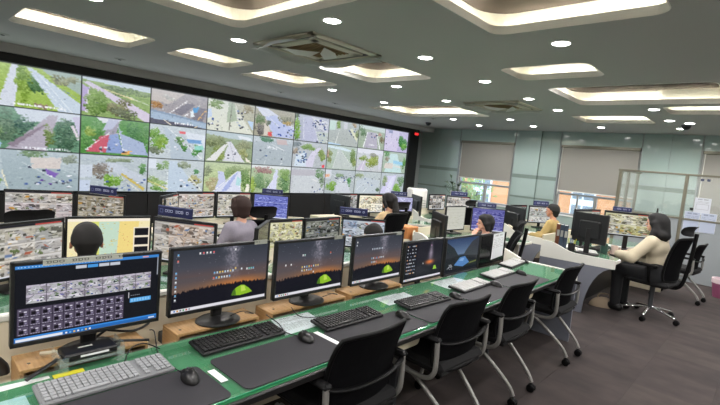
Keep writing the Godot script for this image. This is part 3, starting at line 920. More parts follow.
func ceiling_fittings() -> void:
	var spots := [[Vector3(-6.98, CEIL, -2.31), "small round ceiling sensor right of the long recess nearest the video wall"], [Vector3(-6.88, CEIL, -5.03), "small round ceiling sensor before the middle of the video wall"], [Vector3(-6.82, CEIL, -6.35), "small round ceiling sensor before the right half of the video wall"], [Vector3(-6.95, CEIL, -1.0), "small round ceiling sensor at the left edge above the video wall"], [Vector3(-6.03, CEIL, -8.75), "small round ceiling sensor beyond the long recess by the video wall end"]]
	for q in spots:
		var t := thing("ceiling_sensor", q[1], "ceiling sensor", q[0], 0.0, "small round ceiling sensors")
		var s := st()
		lathe(s, [Vector2(0.0, -0.012), Vector2(0.045, -0.01), Vector2(0.07, -0.004), Vector2(0.075, 0.0)], 18)
		put("housing", s, M["label grey"], t)
		var r := st()
		lathe(r, [Vector2(0.0, -0.02), Vector2(0.018, -0.018), Vector2(0.022, -0.01)], 12)
		put("sensor_eye", r, M["dark grey"], t)
	for q in [[Vector3(-6.75, CEIL, -9.6), "small dark dome camera on the ceiling by the end of the video wall"], [Vector3(-1.3, CEIL, -9.5), "small dark dome camera on the ceiling above the booth"]]:
		var t := thing("dome_camera", q[1], "camera", q[0])
		var s := st()
		lathe(s, [Vector2(0.07, -0.03), Vector2(0.075, 0.0)], 18)
		put("mount", s, M["dark grey"], t)
		var d := st()
		dome(d, Vector3(0, -0.028, 0), Vector3(0.066, -0.055, 0.066), 16, 6)
		put("dome", d, M["black plastic"], t)

func far_wall() -> void:
	var w := structure("wall_far", "far wall clad in pale green gloss glass panels")
	# openings: x0 x1
	var win := [[-6.67, -5.08], [-3.93, -2.25], [-1.19, 0.45]]
	var y0 := 0.70
	var y1 := 2.38
	var core := st()
	var edges := [-8.2, -6.67, -5.08, -3.93, -2.25, -1.19, 0.45, 3.0]
	for i in edges.size() - 1:
		var xm: float = (edges[i] + edges[i + 1]) * 0.5
		var wd: float = edges[i + 1] - edges[i]
		if i % 2 == 0:
			cbox(core, Vector3(xm, 1.55, FARZ - 0.16), Vector3(wd, 3.3, 0.28), 0.0)
		else:
			cbox(core, Vector3(xm, (y0 - 0.1) * 0.5, FARZ - 0.16), Vector3(wd, y0 + 0.1, 0.28), 0.0)
			cbox(core, Vector3(xm, (y1 + 3.2) * 0.5, FARZ - 0.16), Vector3(wd, 3.2 - y1, 0.28), 0.0)
	put("core", core, M["wall grey"], w)
	var cols := [[-8.0, -7.35], [-7.35, -6.69], [-5.06, -4.91], [-4.91, -4.40], [-4.40, -3.95], [-2.23, -1.72], [-1.72, -1.21], [0.47, 1.4], [1.4, 2.8]]
	for c in cols:
		var proud: float = 0.05 if c[0] == -4.91 else 0.0
		for r in [[0.0, 1.0, 0], [1.0, 1.04, 1], [1.04, 1.50, 0], [1.50, 1.59, 1], [1.59, CEIL, 0]]:
			put("glass_panel" if r[2] == 0 else "frosted_band", box(Vector3((c[0] + c[1]) * 0.5, (r[0] + r[1]) * 0.5, FARZ - 0.01 + proud * 0.5), Vector3(c[1] - c[0] - 0.006, r[1] - r[0] - 0.004, 0.02 + proud), 0.002), M["wall glass" if r[2] == 0 else "wall band"], w)
	for o in win:
		put("glass_panel", box(Vector3((o[0] + o[1]) * 0.5, (y1 + CEIL) * 0.5, FARZ - 0.01), Vector3(o[1] - o[0] - 0.006, CEIL - y1 - 0.004, 0.02), 0.002), M["wall glass"], w)
		put("glass_panel", box(Vector3((o[0] + o[1]) * 0.5, y0 * 0.5, FARZ - 0.01), Vector3(o[1] - o[0] - 0.006, y0 - 0.004, 0.02), 0.002), M["wall glass"], w)
	var names := ["first window from the video wall, blind half down over a green and orange view", "middle window, blind half down over an orange building", "window behind the glass booth with its blind down"]
	for k in 3:
		var o: Array = win[k]
		var wn := structure("window_%d" % (k + 1), names[k])
		var z := FARZ - 0.12
		var xm: float = (o[0] + o[1]) * 0.5
		var wd: float = o[1] - o[0]
		var f := st()
		for x in [o[0] + 0.03, o[1] - 0.03]:
			cbox(f, Vector3(x, (y0 + y1) * 0.5, z), Vector3(0.06, y1 - y0, 0.09), 0.004)
		cbox(f, Vector3(xm, y0 + 0.03, z), Vector3(wd, 0.06, 0.09), 0.004)
		cbox(f, Vector3(xm, y1 - 0.03, z), Vector3(wd, 0.06, 0.09), 0.004)
		cbox(f, Vector3(xm, 1.22, z), Vector3(wd, 0.05, 0.07), 0.004)
		put("window_frame", f, M["aluminium"], wn)
		var mu := st()
		cbox(mu, Vector3(xm + 0.05, (y0 + 1.22) * 0.5, z), Vector3(0.07, 1.22 - y0, 0.08), 0.004)
		if k == 1: cbox(mu, Vector3(o[0] + 0.5, (y0 + 1.22) * 0.5, z), Vector3(0.04, 1.22 - y0, 0.06), 0.004)
		put("mullion", mu, M["aluminium"], wn)
		put("pane", box(Vector3(xm, (y0 + y1) * 0.5, z), Vector3(wd - 0.1, y1 - y0 - 0.1, 0.006), 0.0), M["window glass"], wn)
		put("sill", box(Vector3(xm, y0 - 0.0, FARZ - 0.05), Vector3(wd, 0.03, 0.14), 0.004), M["white panel"], wn)
		var bottom := 1.36 if k == 0 else (1.29 if k == 1 else 0.9)
		var b := thing("roller_blind", ["grey beige roller blind on the window nearest the video wall", "grey beige roller blind on the middle window", "grey beige roller blind behind the glass booth"][k], "blind", Vector3(xm, 0, FARZ + 0.0), 0.0, "roller blinds")
		put("blind_fabric", box(Vector3(0, (bottom + 2.34) * 0.5, -0.03), Vector3(wd - 0.06, 2.34 - bottom, 0.004), 0.0), M["blind"], b)
		put("bottom_bar", box(Vector3(0, bottom, -0.03), Vector3(wd - 0.06, 0.025, 0.016), 0.003), M["white panel"], b)
		put("cassette", box(Vector3(0, 2.35, -0.045), Vector3(wd - 0.02, 0.07, 0.07), 0.006), M["olive metal"], b)
		var chain := st()
		tube(chain, [Vector3(-wd * 0.5 + 0.05, 2.32, -0.01), Vector3(-wd * 0.5 + 0.05, 1.2, -0.01)], 0.008, 6)
		put("pull_chain", chain, M["white panel"], b)

func outside() -> void:
	put("ground", box(Vector3(-4, -0.65, -26), Vector3(60, 0.1, 29), 0.0), noise_mat("lawn", "7f8a4a", "a4a86a", 0.05, 0.95, Vector3(0.4, 0.4, 0.4), 8)).set_meta("kind", "structure")
	var b := thing("building", "sunlit orange building with a white window seen through the far windows", "building", Vector3(-4.0, -0.6, -17.0))
	put("wall", box(Vector3(0.4, 2.5, -0.2), Vector3(16, 5, 0.4), 0.0), mat("orange wall", "bd7c48", 0.9), b)
	for x in [-0.98, -4.9, 2.9]:
		var fr := st()
		cbox(fr, Vector3(x, 1.35, 0.04), Vector3(0.8, 1.1, 0.08), 0.01)
		var f := put("window", fr, M["white panel"], b)
		for q in [-0.19, 0.19]:
			put("pane", box(Vector3(x + q, 1.1, 0.085), Vector3(0.32, 0.36, 0.02), 0.0), mat("far pane", "6a6e6c", 0.7), f)
			put("pane", box(Vector3(x + q, 1.7, 0.085), Vector3(0.32, 0.42, 0.02), 0.0), M["far pane"], f)
	put("roof_edge", box(Vector3(0.4, 5.05, 0.0), Vector3(16.4, 0.2, 0.8), 0.02), M["white panel"], b)
	rng.seed = 41
	var t := thing("garden_shrub", "bright green leafy shrub outside the window nearest the video wall", "shrub", Vector3(-8.1, -0.6, -13.6))
	var tr := st()
	for k in 5:
		tube(tr, [Vector3(k * 0.2 - 0.4, 0, 0), Vector3(k * 0.3 - 0.6, 0.7, 0.05), Vector3(k * 0.42 - 0.8, 1.5, 0.1)], 0.03, 6)
	put("stem", tr, mat("bark", "6a5a44", 0.9), t)
	var lf := st()
	for i in 2600:
		var p := Vector3(rng.randfn(0, 0.42), 1.15 + rng.randfn(0, 0.5), rng.randfn(0, 0.4))
		var bs := Basis.from_euler(Vector3(rng.randf() * 6, rng.randf() * 6, rng.randf() * 6))
		var e := 0.07
		quad(lf, p + bs * Vector3(-e, 0, 0), p + bs * Vector3(0, 0.02, e * 0.5), p + bs * Vector3(e, 0, 0), p + bs * Vector3(0, 0.02, -e * 0.5), bs.y)
	var leaf := mat("leaf", "8f9a44", 0.7)
	leaf.backlight_enabled = true
	leaf.backlight = hexc("6c7530")
	tag(put("foliage", lf, leaf, t), "", "", "", "stuff")

func video_wall() -> void:
	var v := thing("video_wall", "wall of flat screens showing road traffic cameras in a black frame", "video wall", Vector3(WALLX, 0, 0))
	var top := 2.454
	var ph := 0.5744
	var s := st()
	var zl := -0.03
	var zr := -10.03
	var lo := top - 3 * ph
	cbox(s, Vector3(-0.02, (top + 2.57) * 0.5, (zr + zl) * 0.5 - 0.095), Vector3(0.16, 2.57 - top, 10.67), 0.004)
	cbox(s, Vector3(-0.02, (top + 0.05) * 0.5, -10.245), Vector3(0.16, top - 0.05, 0.43), 0.004)
	cbox(s, Vector3(-0.02, (top + 0.05) * 0.5, 0.11), Vector3(0.16, top - 0.05, 0.26), 0.004)
	put("black_frame", s, M["black frame"], v)
	var base := st()
	for i in 10:
		cbox(base, Vector3(0.0, lo * 0.5 - 0.01, zl - i - 0.5), Vector3(0.12, lo - 0.03, 0.992), 0.004)
	put("base_panel", base, M["black frame"], v)
	put("rear_cabinet", box(Vector3(-0.1, (top + lo) * 0.5, -5.03), Vector3(0.1, 3 * ph, 10.0), 0.0), M["black frame"], v)
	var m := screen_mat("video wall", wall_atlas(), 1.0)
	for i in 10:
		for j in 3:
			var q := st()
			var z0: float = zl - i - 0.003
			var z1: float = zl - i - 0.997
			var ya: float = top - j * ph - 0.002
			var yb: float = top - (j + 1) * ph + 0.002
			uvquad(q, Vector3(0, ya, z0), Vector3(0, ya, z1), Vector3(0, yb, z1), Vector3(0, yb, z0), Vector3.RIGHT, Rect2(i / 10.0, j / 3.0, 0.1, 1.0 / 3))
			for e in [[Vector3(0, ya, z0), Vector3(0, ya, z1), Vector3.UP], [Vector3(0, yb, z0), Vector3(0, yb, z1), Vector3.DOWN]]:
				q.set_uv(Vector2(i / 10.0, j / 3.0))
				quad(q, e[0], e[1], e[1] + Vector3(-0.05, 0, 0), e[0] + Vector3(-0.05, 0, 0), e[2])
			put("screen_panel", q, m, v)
	var l := AreaLight3D.new()
	l.name = "video_wall_light"
	l.area_size = Vector2(10.0, 1.7)
	l.light_color = hexc("e4ecf6")
	l.light_energy = 2.6
	l.shadow_enabled = true
	v.add_child(l, true)
	l.position = Vector3(0.02, top - 1.5 * ph, -5.03)
	l.rotation.y = -PI / 2
	# red sign on the frame
	var sg := thing("led_sign", "small red lit sign at the upper right end of the video wall frame", "sign", Vector3(WALLX + 0.075, 2.44, -10.28))
	put("housing", box(Vector3.ZERO, Vector3(0.03, 0.12, 0.22), 0.006), M["black plastic"], sg)
	var red := st()
	for k in 3:
		cbox(red, Vector3(0.02, 0.0, 0.06 - k * 0.06), Vector3(0.012, 0.06, 0.035), 0.003)
	put("lit_letters", red, glow("red led", "ff3030", 1.6), sg)

func air_conditioners() -> void:
	var k := 0
	for p in [Vector3(-3.66, CEIL, -3.1), Vector3(-3.5, CEIL, -7.05)]:
		var a := thing("ceiling_air_conditioner", ["four way ceiling air conditioner nearest the camera with crumpled wind deflectors", "four way ceiling air conditioner farther back near the windows, deflectors hanging"][k], "air conditioner", p, 0.0, "ceiling air conditioners")
		var f := st()
		for q in 4:
			var x := Transform3D(Basis(Vector3.UP, q * PI / 2), Vector3.ZERO)
			cbox(f, Vector3(0, -0.008, 0.435), Vector3(0.95, 0.022, 0.08), 0.006, x)
			cbox(f, Vector3(0, -0.01, 0.29), Vector3(0.66, 0.018, 0.11), 0.006, x)
		put("panel_frame", f, mat("ac beige", "d2ccba", 0.6), a)
		var sl := st()
		for q in 4:
			cbox(sl, Vector3(0, 0.0, 0.372), Vector3(0.7, 0.012, 0.05), 0.002, Transform3D(Basis(Vector3.UP, q * PI / 2), Vector3.ZERO))
		put("air_slot", sl, M["black plastic"], a)
		var g := st()
		cbox(g, Vector3(0, 0.0, 0), Vector3(0.5, 0.02, 0.5), 0.002)
		put("filter", g, mat("ac brown", "96805e", 0.9), a)
		var gr := st()
		for i in 9:
			cbox(gr, Vector3(-0.22 + i * 0.055, -0.014, 0), Vector3(0.008, 0.008, 0.5), 0.0)
		put("grille", gr, M["ac brown"], a)
		var pl := mat("deflector", "b4b5b0", 0.4)
		pl.backlight_enabled = true
		pl.backlight = hexc("9a9a94")
		rng.seed = 60 + k
		# curled deflector sheets hung under three sides, and two flaps hanging open in the middle
		for q in 3:
			var d := st()
			var x := Transform3D(Basis(Vector3.UP, [PI, PI * 1.5, 0.0][q]), Vector3.ZERO)
			var n := 8
			var rows := []
			for i in n + 1:
				var u := float(i) / n
				var w := 0.016 * sin(u * 7 + q * 2) + rng.randf() * 0.008
				rows.append([x * Vector3(-0.44 + u * 0.88, -0.025, 0.40), x * Vector3(-0.45 + u * 0.9, -0.05 + w * 0.4, 0.445 + w), x * Vector3(-0.46 + u * 0.92, -0.065 + w, 0.51 + w)])
			for i in n:
				for r in 2:
					var nn: Vector3 = (rows[i + 1][r] - rows[i][r]).cross(rows[i][r + 1] - rows[i][r]).normalized()
					quad(d, rows[i][r], rows[i + 1][r], rows[i + 1][r + 1], rows[i][r + 1], nn)
			put("deflector_sheet", d, pl, a)
		for q in 2:
			var d := st()
			var pts := [Vector3(-0.2, -0.03, 0), Vector3(-0.08, -0.05, 0.09), Vector3(0.08, -0.06, 0.08), Vector3(0.2, -0.05, 0.0), Vector3(0.07, -0.09, -0.05), Vector3(-0.1, -0.07, -0.06)]
			var x := Transform3D(Basis(Vector3.UP, [0.5, 2.2][q]), Vector3([-0.08, 0.1][q], 0, [0.14, -0.06][q]))
			for i in pts.size():
				tri(d, x * Vector3(0, -0.085, 0.01), x * pts[i], x * pts[(i + 1) % pts.size()], Vector3.DOWN)
			put("hanging_flap", d, M["white plastic"], a)
		k += 1

# ---------------------------------------------------------------- things that repeat
# a flat monitor standing at p (on whatever carries it), screen towards local +z
func monitor(label: String, group: String, p: Vector3, turn: float, w: float, h: float, bottom: float, screen: Material, round_base := true, front_off := 0.0) -> Node3D:
	var t := thing("monitor", label, "monitor", p, turn, group)
	var yc := bottom - p.y + h * 0.5
	var s := st()
	cbox(s, Vector3(0, yc, -0.014), Vector3(w, h, 0.028), 0.004)
	cbox(s, Vector3(0, yc - h * 0.05, -0.036), Vector3(w * 0.62, h * 0.6, 0.03), 0.012)
	put("back_shell", s, mat("shell grey", "17191b", 0.38), t)
	var b := st()
	for sg in [-1, 1]:
		cbox(b, Vector3(sg * (w * 0.5 - 0.006), yc, 0.002), Vector3(0.012, h, 0.007), 0.002)
	cbox(b, Vector3(0, yc + h * 0.5 - 0.007, 0.002), Vector3(w, 0.014, 0.007), 0.002)
	cbox(b, Vector3(0, yc - h * 0.5 + 0.009, 0.002), Vector3(w, 0.018, 0.007), 0.002)
	put("bezel", b, M["black plastic"], t)
	var q := st()
	var x := w * 0.5 - 0.012
	uvquad(q, Vector3(-x, yc + h * 0.5 - 0.014, 0.001), Vector3(x, yc + h * 0.5 - 0.014, 0.001), Vector3(x, yc - h * 0.5 + 0.018, 0.001), Vector3(-x, yc - h * 0.5 + 0.018, 0.001), Vector3.BACK)
	put("screen", q, screen, t)
	var n := st()
	cbox(n, Vector3(0, (yc) * 0.5, -0.045), Vector3(0.06, yc, 0.022), 0.006)
	put("neck", n, M["black plastic"], t)
	var f := st()
	if round_base:
		lathe(f, [Vector2(0.0, 0.022), Vector2(0.05, 0.02), Vector2(0.105, 0.012), Vector2(0.115, 0.006), Vector2(0.115, 0.0)], 28, Transform3D(Basis.from_scale(Vector3(1.0, 1, 0.85)), Vector3(0, 0, -0.02 + front_off)))
	else:
		cbox(f, Vector3(0, 0.007, -0.02 + front_off), Vector3(0.24, 0.014, 0.16), 0.005)
	put("base", f, M["black plastic"], t)
	return t

func label_strip(t: Node3D, x: float, y: float, w: float, key: String, hexa: String, n: int) -> void:
	var im := canvas(160, 20, hexa)
	rng.seed = hash(key)
	syllables(im, 6, 4, n, 10, hexc(hexa).darkened(0.5))
	var s := st()
	uvquad(s, Vector3(x - w / 2, y + 0.011, 0.008), Vector3(x + w / 2, y + 0.011, 0.008), Vector3(x + w / 2, y - 0.011, 0.008), Vector3(x - w / 2, y - 0.011, 0.008), Vector3.BACK)
	s.set_uv(Vector2(0.01, 0.05))
	quad(s, Vector3(x - w / 2, y + 0.011, 0.008), Vector3(x + w / 2, y + 0.011, 0.008), Vector3(x + w / 2, y + 0.011, 0.004), Vector3(x - w / 2, y + 0.011, 0.004), Vector3.UP)
	put("label_strip", s, print_mat(key, im), t)

func plaque(label: String, a: Vector3, b: Vector3) -> void:      # a blue name plate from a (its left lower end) to b
	var d := b - a
	var t := thing("name_plaque", label, "name plate", (a + b) * 0.5, rad_to_deg(atan2(-d.z, d.x)), "blue name plates on the monitors")
	var w := Vector2(d.x, d.z).length()
	var h := w * 0.26
	put("plate", box(Vector3(0, h * 0.5, 0), Vector3(w, h, 0.012), 0.002), mat("plaque blue", "20264f", 0.35), t)
	var s := st()
	uvquad(s, Vector3(-w / 2 + 0.003, h - 0.003, 0.0068), Vector3(w / 2 - 0.003, h - 0.003, 0.0068), Vector3(w / 2 - 0.003, 0.003, 0.0068), Vector3(-w / 2 + 0.003, 0.003, 0.0068), Vector3.BACK)
	put("lettering", s, plaque_mat(), t)
	put("stand_foot", box(Vector3(0, -0.003, -0.01), Vector3(w, 0.006, 0.045), 0.002), M["aluminium"], t)

func keyboard(label: String, p: Vector3, turn: float, body: Material, keys: Material, w := 0.44, d := 0.145, plain := false) -> Node3D:
	var t := thing("keyboard", label, "keyboard", p, turn, "keyboards on the front desk" if p.x > -2 and p.z > -5 else "keyboards on the desks behind")
	var s := st()
	var tilt := Transform3D(Basis(Vector3.RIGHT, 0.07), Vector3(0, 0.004, 0))
	cbox(s, Vector3(0, 0.009, 0), Vector3(w, 0.016, d), 0.004, tilt)
	put("body", s, body, t)
	var k := st()
	var cols := 21
	var cw := (w - 0.02) / cols
	var rd := (d - 0.018) / 6
	for r in 6:
		var i := 0
		while i < cols:
			var span := 1
			if r == 5 and i == 4: span = 6
			if i == 15 or i == 14 and r == 1: span = 1
			if not (i == 15 or (i == 17 and r > 3)):
				cbox(k, Vector3(-w / 2 + 0.01 + cw * (i + span * 0.5), 0.0205, -d / 2 + 0.009 + rd * (r + 0.5)), Vector3(cw * span - 0.0035, 0.008, rd - 0.0035), 0.0015, tilt)
			i += span
	tag(put("keys", k, keys, t), "", "", "", "stuff")
	if not plain:
		put("status_lights", box(tilt * Vector3(w * 0.4, 0.0185, -d / 2 + 0.006), Vector3(0.03, 0.002, 0.003), 0.0), M["key light"], t)
	return t

func dome(s: SurfaceTool, c: Vector3, r: Vector3, nu := 14, nv := 6, from := 0.0) -> void:
	for j in nv:
		for i in nu:
			var p := []
			var n := []
			for q in [[0, 0], [1, 0], [1, 1], [0, 1]]:
				var a: float = TAU * (i + q[0]) / nu
				var b := lerpf(from, PI / 2, float(j + q[1]) / nv)
				var v := Vector3(cos(a) * cos(b), sin(b), sin(a) * cos(b))
				p.append(c + v * r); n.append((v / r).normalized())
			quadn(s, p, n)

func mouse(label: String, p: Vector3, turn: float) -> void:
	var t := thing("computer_mouse", label, "mouse", p, turn, "black mice on the front desk")
	var s := st()
	dome(s, Vector3(0, 0.002, 0), Vector3(0.032, 0.034, 0.056), 16, 7)
	put("body", s, mat("mouse black", "0a0a0b", 0.32), t)
	var b := st()
	cbox(b, Vector3(0, 0.0315, -0.026), Vector3(0.008, 0.012, 0.018), 0.003)
	put("wheel", b, M["dark grey"], t)
	var c := st()
	for sg in [-1, 1]:
		dome(c, Vector3(sg * 0.013, 0.006, -0.02), Vector3(0.013, 0.0295, 0.03), 8, 4)
	put("button", c, M["black plastic"], t)

func curved_back(s: SurfaceTool, edge: Array, w: float, y0: float, y1: float, z0: float, lean: float, bow: float, thick: float, corner := 0.25) -> void:
	var nu := 10
	var nv := 8
	var P := func(a: float, b: float, off: float) -> Vector3:      # a, b in -1..1 mapped onto a rounded rectangle
		var aa := a * (1.0 - corner * 0.3 * pow(absf(b), 6.0))
		var bb := b * (1.0 - corner * 0.22 * pow(absf(a), 6.0))
		var v := (bb + 1.0) * 0.5
		return Vector3(aa * w * 0.5, lerpf(y0, y1, v), z0 + lean * v - bow * aa * aa + 0.025 * sin(v * PI) * -1.0 + off)
	for side in [0.0, thick]:
		for i in nu:
			for j in nv:
				var a0 := -1.0 + 2.0 * i / nu
				var a1 := -1.0 + 2.0 * (i + 1) / nu
				var b0 := -1.0 + 2.0 * j / nv
				var b1 := -1.0 + 2.0 * (j + 1) / nv
				var p := [P.call(a0, b0, side), P.call(a1, b0, side), P.call(a1, b1, side), P.call(a0, b1, side)]
				var n: Vector3 = (p[1] - p[0]).cross(p[3] - p[0]).normalized()
				if (n.z > 0.0) != (side > 0.0): n = -n
				quad(s, p[0], p[1], p[2], p[3], n)
	for k in 41:
		var f := k / 40.0 * 4.0
		var q := fmod(f, 1.0) * 2.0 - 1.0
		var ab: Array = [[q, -1.0], [1.0, q], [-q, 1.0], [-1.0, -q]][int(f) % 4]
		edge.append(P.call(ab[0], ab[1], thick * 0.5))

func caster(s: SurfaceTool, p: Vector3) -> void:
	for sg in [-1, 1]:
		var x := Transform3D(Basis(Vector3.BACK, PI / 2), p + Vector3(sg * 0.013, 0, 0))
		lathe(s, [Vector2(0.0, -0.009), Vector2(0.026, -0.009), Vector2(0.03, -0.005), Vector2(0.03, 0.005), Vector2(0.026, 0.009), Vector2(0.0, 0.009)], 14, x)
	dome(s, p + Vector3(0, 0.004, 0), Vector3(0.026, 0.034, 0.03), 10, 4)

# office chair on four legs with casters, facing local -z
func training_chair(label: String, p: Vector3, turn: float, group := "black mesh chairs along the front desk") -> Node3D:
	var t := thing("office_chair", label, "chair", p, turn, group)
	var s := st()
	cbox(s, Vector3(0, 0.452, 0), Vector3(0.47, 0.06, 0.46), 0.024)
	cbox(s, Vector3(0, 0.418, 0.01), Vector3(0.42, 0.02, 0.42), 0.006)
	put("seat", s, M["black fabric"], t)
	var b := st()
	var edge := []
	curved_back(b, edge, 0.47, 0.435, 0.845, 0.19, 0.075, 0.045, 0.014)
	put("backrest", b, M["black mesh"], t)
	var f := st()
	tube(f, edge, 0.011, 8)
	var band := smooth_path([Vector3(-0.268, 0.635, 0.2), Vector3(-0.235, 0.615, 0.215), Vector3(-0.1, 0.6, 0.243), Vector3(0.1, 0.6, 0.243), Vector3(0.235, 0.615, 0.215), Vector3(0.268, 0.635, 0.2)], 5)
	tube(f, band, 0.014, 8, 0.5)
	var low := smooth_path([Vector3(-0.2, 0.44, 0.18), Vector3(-0.1, 0.43, 0.215), Vector3(0.1, 0.43, 0.215), Vector3(0.2, 0.44, 0.18)], 5)
	tube(f, low, 0.016, 8)
	put("back_frame", f, M["chair plastic"], t)
	for sg in [-1.0, 1.0]:
		var arm := st()
		cbox(arm, Vector3(sg * 0.268, 0.64, 0.1), Vector3(0.05, 0.028, 0.25), 0.012)
		put("armrest", arm, M["chair plastic"], t)
		var post := st()
		tube(post, smooth_path([Vector3(sg * 0.268, 0.63, 0.205), Vector3(sg * 0.268, 0.52, 0.21), Vector3(sg * 0.266, 0.44, 0.2), Vector3(sg * 0.258, 0.392, 0.14), Vector3(sg * 0.245, 0.38, 0.0), Vector3(sg * 0.235, 0.385, -0.15)], 5), 0.0145, 10)
		put("arm_post", post, M["tube grey"], t)
		for q in 2:
			var path := [Vector3(sg * 0.22, 0.385, -0.14), Vector3(sg * 0.2, 0.34, 0.03), Vector3(sg * 0.165, 0.16, 0.25), Vector3(sg * 0.16, 0.075, 0.31)] if q == 0 else [Vector3(sg * 0.235, 0.385, -0.13), Vector3(sg * 0.24, 0.25, -0.2), Vector3(sg * 0.24, 0.075, -0.24)]
			var leg := st()
			tube(leg, smooth_path(path, 4), 0.0135, 10)
			var lg := put("leg", leg, M["tube grey"], t)
			var c := st()
			caster(c, path[-1] + Vector3(0, -0.045, 0))
			put("caster", c, M["chair plastic"], lg)
	return t

# high backed swivel chair with headrest and a five armed base
func task_chair(label: String, p: Vector3, turn: float, group := "black swivel chairs of the operators", rise := -0.085, with_head := true) -> Node3D:
	var t := thing("swivel_chair", label, "chair", p, turn, group)
	var s := st()
	cbox(s, Vector3(0, 0.455, 0), Vector3(0.48, 0.07, 0.47), 0.028)
	put("seat", s, M["black fabric"], t)
	var b := st()
	var edge := []
	curved_back(b, edge, 0.46, 0.5, 0.98 + rise, 0.2, 0.1, 0.05, 0.02)
	put("backrest", b, M["black mesh"], t)
	var f := st()
	tube(f, edge, 0.014, 8)
	tube(f, smooth_path([Vector3(0, 0.42, 0.1), Vector3(0, 0.45, 0.27), Vector3(0, 0.7, 0.33), Vector3(0, (1.05 if with_head else 0.8) + rise, 0.36)], 5), 0.022, 8)
	put("back_frame", f, M["chair plastic"], t)
	if with_head:
		var h := st()
		var he := []
		curved_back(h, he, 0.29, 1.01 + rise, 1.13 + rise, 0.3, 0.03, 0.04, 0.03, 0.6)
		put("headrest", h, M["black fabric"], t)
	for sg in [-1.0, 1.0]:
		var a := st()
		cbox(a, Vector3(sg * 0.28, 0.67, 0.0), Vector3(0.07, 0.03, 0.26), 0.012)
		tube(a, [Vector3(sg * 0.28, 0.66, 0.02), Vector3(sg * 0.27, 0.5, 0.04), Vector3(sg * 0.2, 0.43, 0.04)], 0.016, 8)
		put("armrest", a, M["chair plastic"], t)
	var col := st()
	tube(col, [Vector3(0, 0.1, 0), Vector3(0, 0.43, 0)], 0.028, 12)
	put("gas_lift", col, M["dark grey"], t)
	for k in 5:
		var an := TAU * k / 5 + 0.45
		var e := Vector3(cos(an), 0, sin(an))
		var l := st()
		tube(l, [Vector3(0, 0.125, 0) + e * 0.03, Vector3(0, 0.1, 0) + e * 0.18, Vector3(0, 0.075, 0) + e * 0.31], 0.017, 8, 0.7)
		var lg := put("leg", l, M["chrome"], t)
		var c := st()
		caster(c, Vector3(0, 0.03, 0) + e * 0.315)
		put("caster", c, M["chair plastic"], lg)
	return t

func paper(label: String, called: String, quad_pts: Array, y: float, m: Material, group := "") -> void:   # a sheet with its four corners (x, z): top left, top right, bottom right, bottom left as read
	var c := Vector3.ZERO
	for q in quad_pts: c += Vector3(q.x, y, q.y) / 4.0
	var t := st()
	var p := []
	for q in quad_pts: p.append(Vector3(q.x, y, q.y) - c)
	var h := Vector3(0, 0.0008, 0)
	uvquad(t, p[0] + h, p[1] + h, p[2] + h, p[3] + h, Vector3.UP)
	for i in 4:
		t.set_uv(Vector2(0.02, 0.02))
		quad(t, p[i], p[(i + 1) % 4], p[(i + 1) % 4] + h, p[i] + h, ((p[i] + p[(i + 1) % 4]) * Vector3(1, 0, 1)).normalized())
	tag(put(called, t, m, null, c), label, "paper", group)

func cable(label: String, pts: Array, r := 0.0025, hexa := "17171a", group := "") -> void:
	var s := st()
	var c: Vector3 = pts[0]
	var rel := []
	for q in pts: rel.append(q - c)
	tube(s, smooth_path(rel, 8), r, 6)
	tag(put("cable", s, mat("cable " + hexa, hexa, 0.5), null, c), label, "cable", group)

# ---------------------------------------------------------------- the desk along the front
func end_panel(called: String, parent: Node3D, z: float, xb: float, xf: float, yb: float, yt: float, arc: bool) -> void:
	# upright side panel: high at the back, curving down to desk height; white above, grey below, a quarter arch cut for the knees
	var at := -parent.position
	var o := -1.0 if xf > xb else 1.0
	var band := yt - 0.1
	var up := PackedVector2Array([Vector2(xb, band - 0.02), Vector2(xb, yb)])
	for k in 9:
		var u := k / 8.0
		up.append(Vector2(lerpf(xb + 0.07 * -o, xb + 0.42 * -o, u), lerpf(yb, yt, 0.5 - 0.5 * cos(u * PI))))
	up.append(Vector2(xf, yt)); up.append(Vector2(xf, band))
	var s := st()
	prism(s, up, -0.015, 0.015, upright(z))
	put(called, s, M["white panel"], parent, at)
	var lowp := PackedVector2Array([Vector2(xb, 0.0), Vector2(xb, band - 0.02), Vector2(xf, band)])
	if arc:
		for k in range(1, 9):
			var a := PI / 2 * k / 8.0
			lowp.append(Vector2(xf + o * 0.29 * sin(a), band * cos(a)))
	else:
		lowp.append(Vector2(xf, 0.0))
	var g := st()
	prism(g, lowp, -0.012, 0.012, upright(z))
	put("lower_panel", g, M["grey panel"], parent, at)

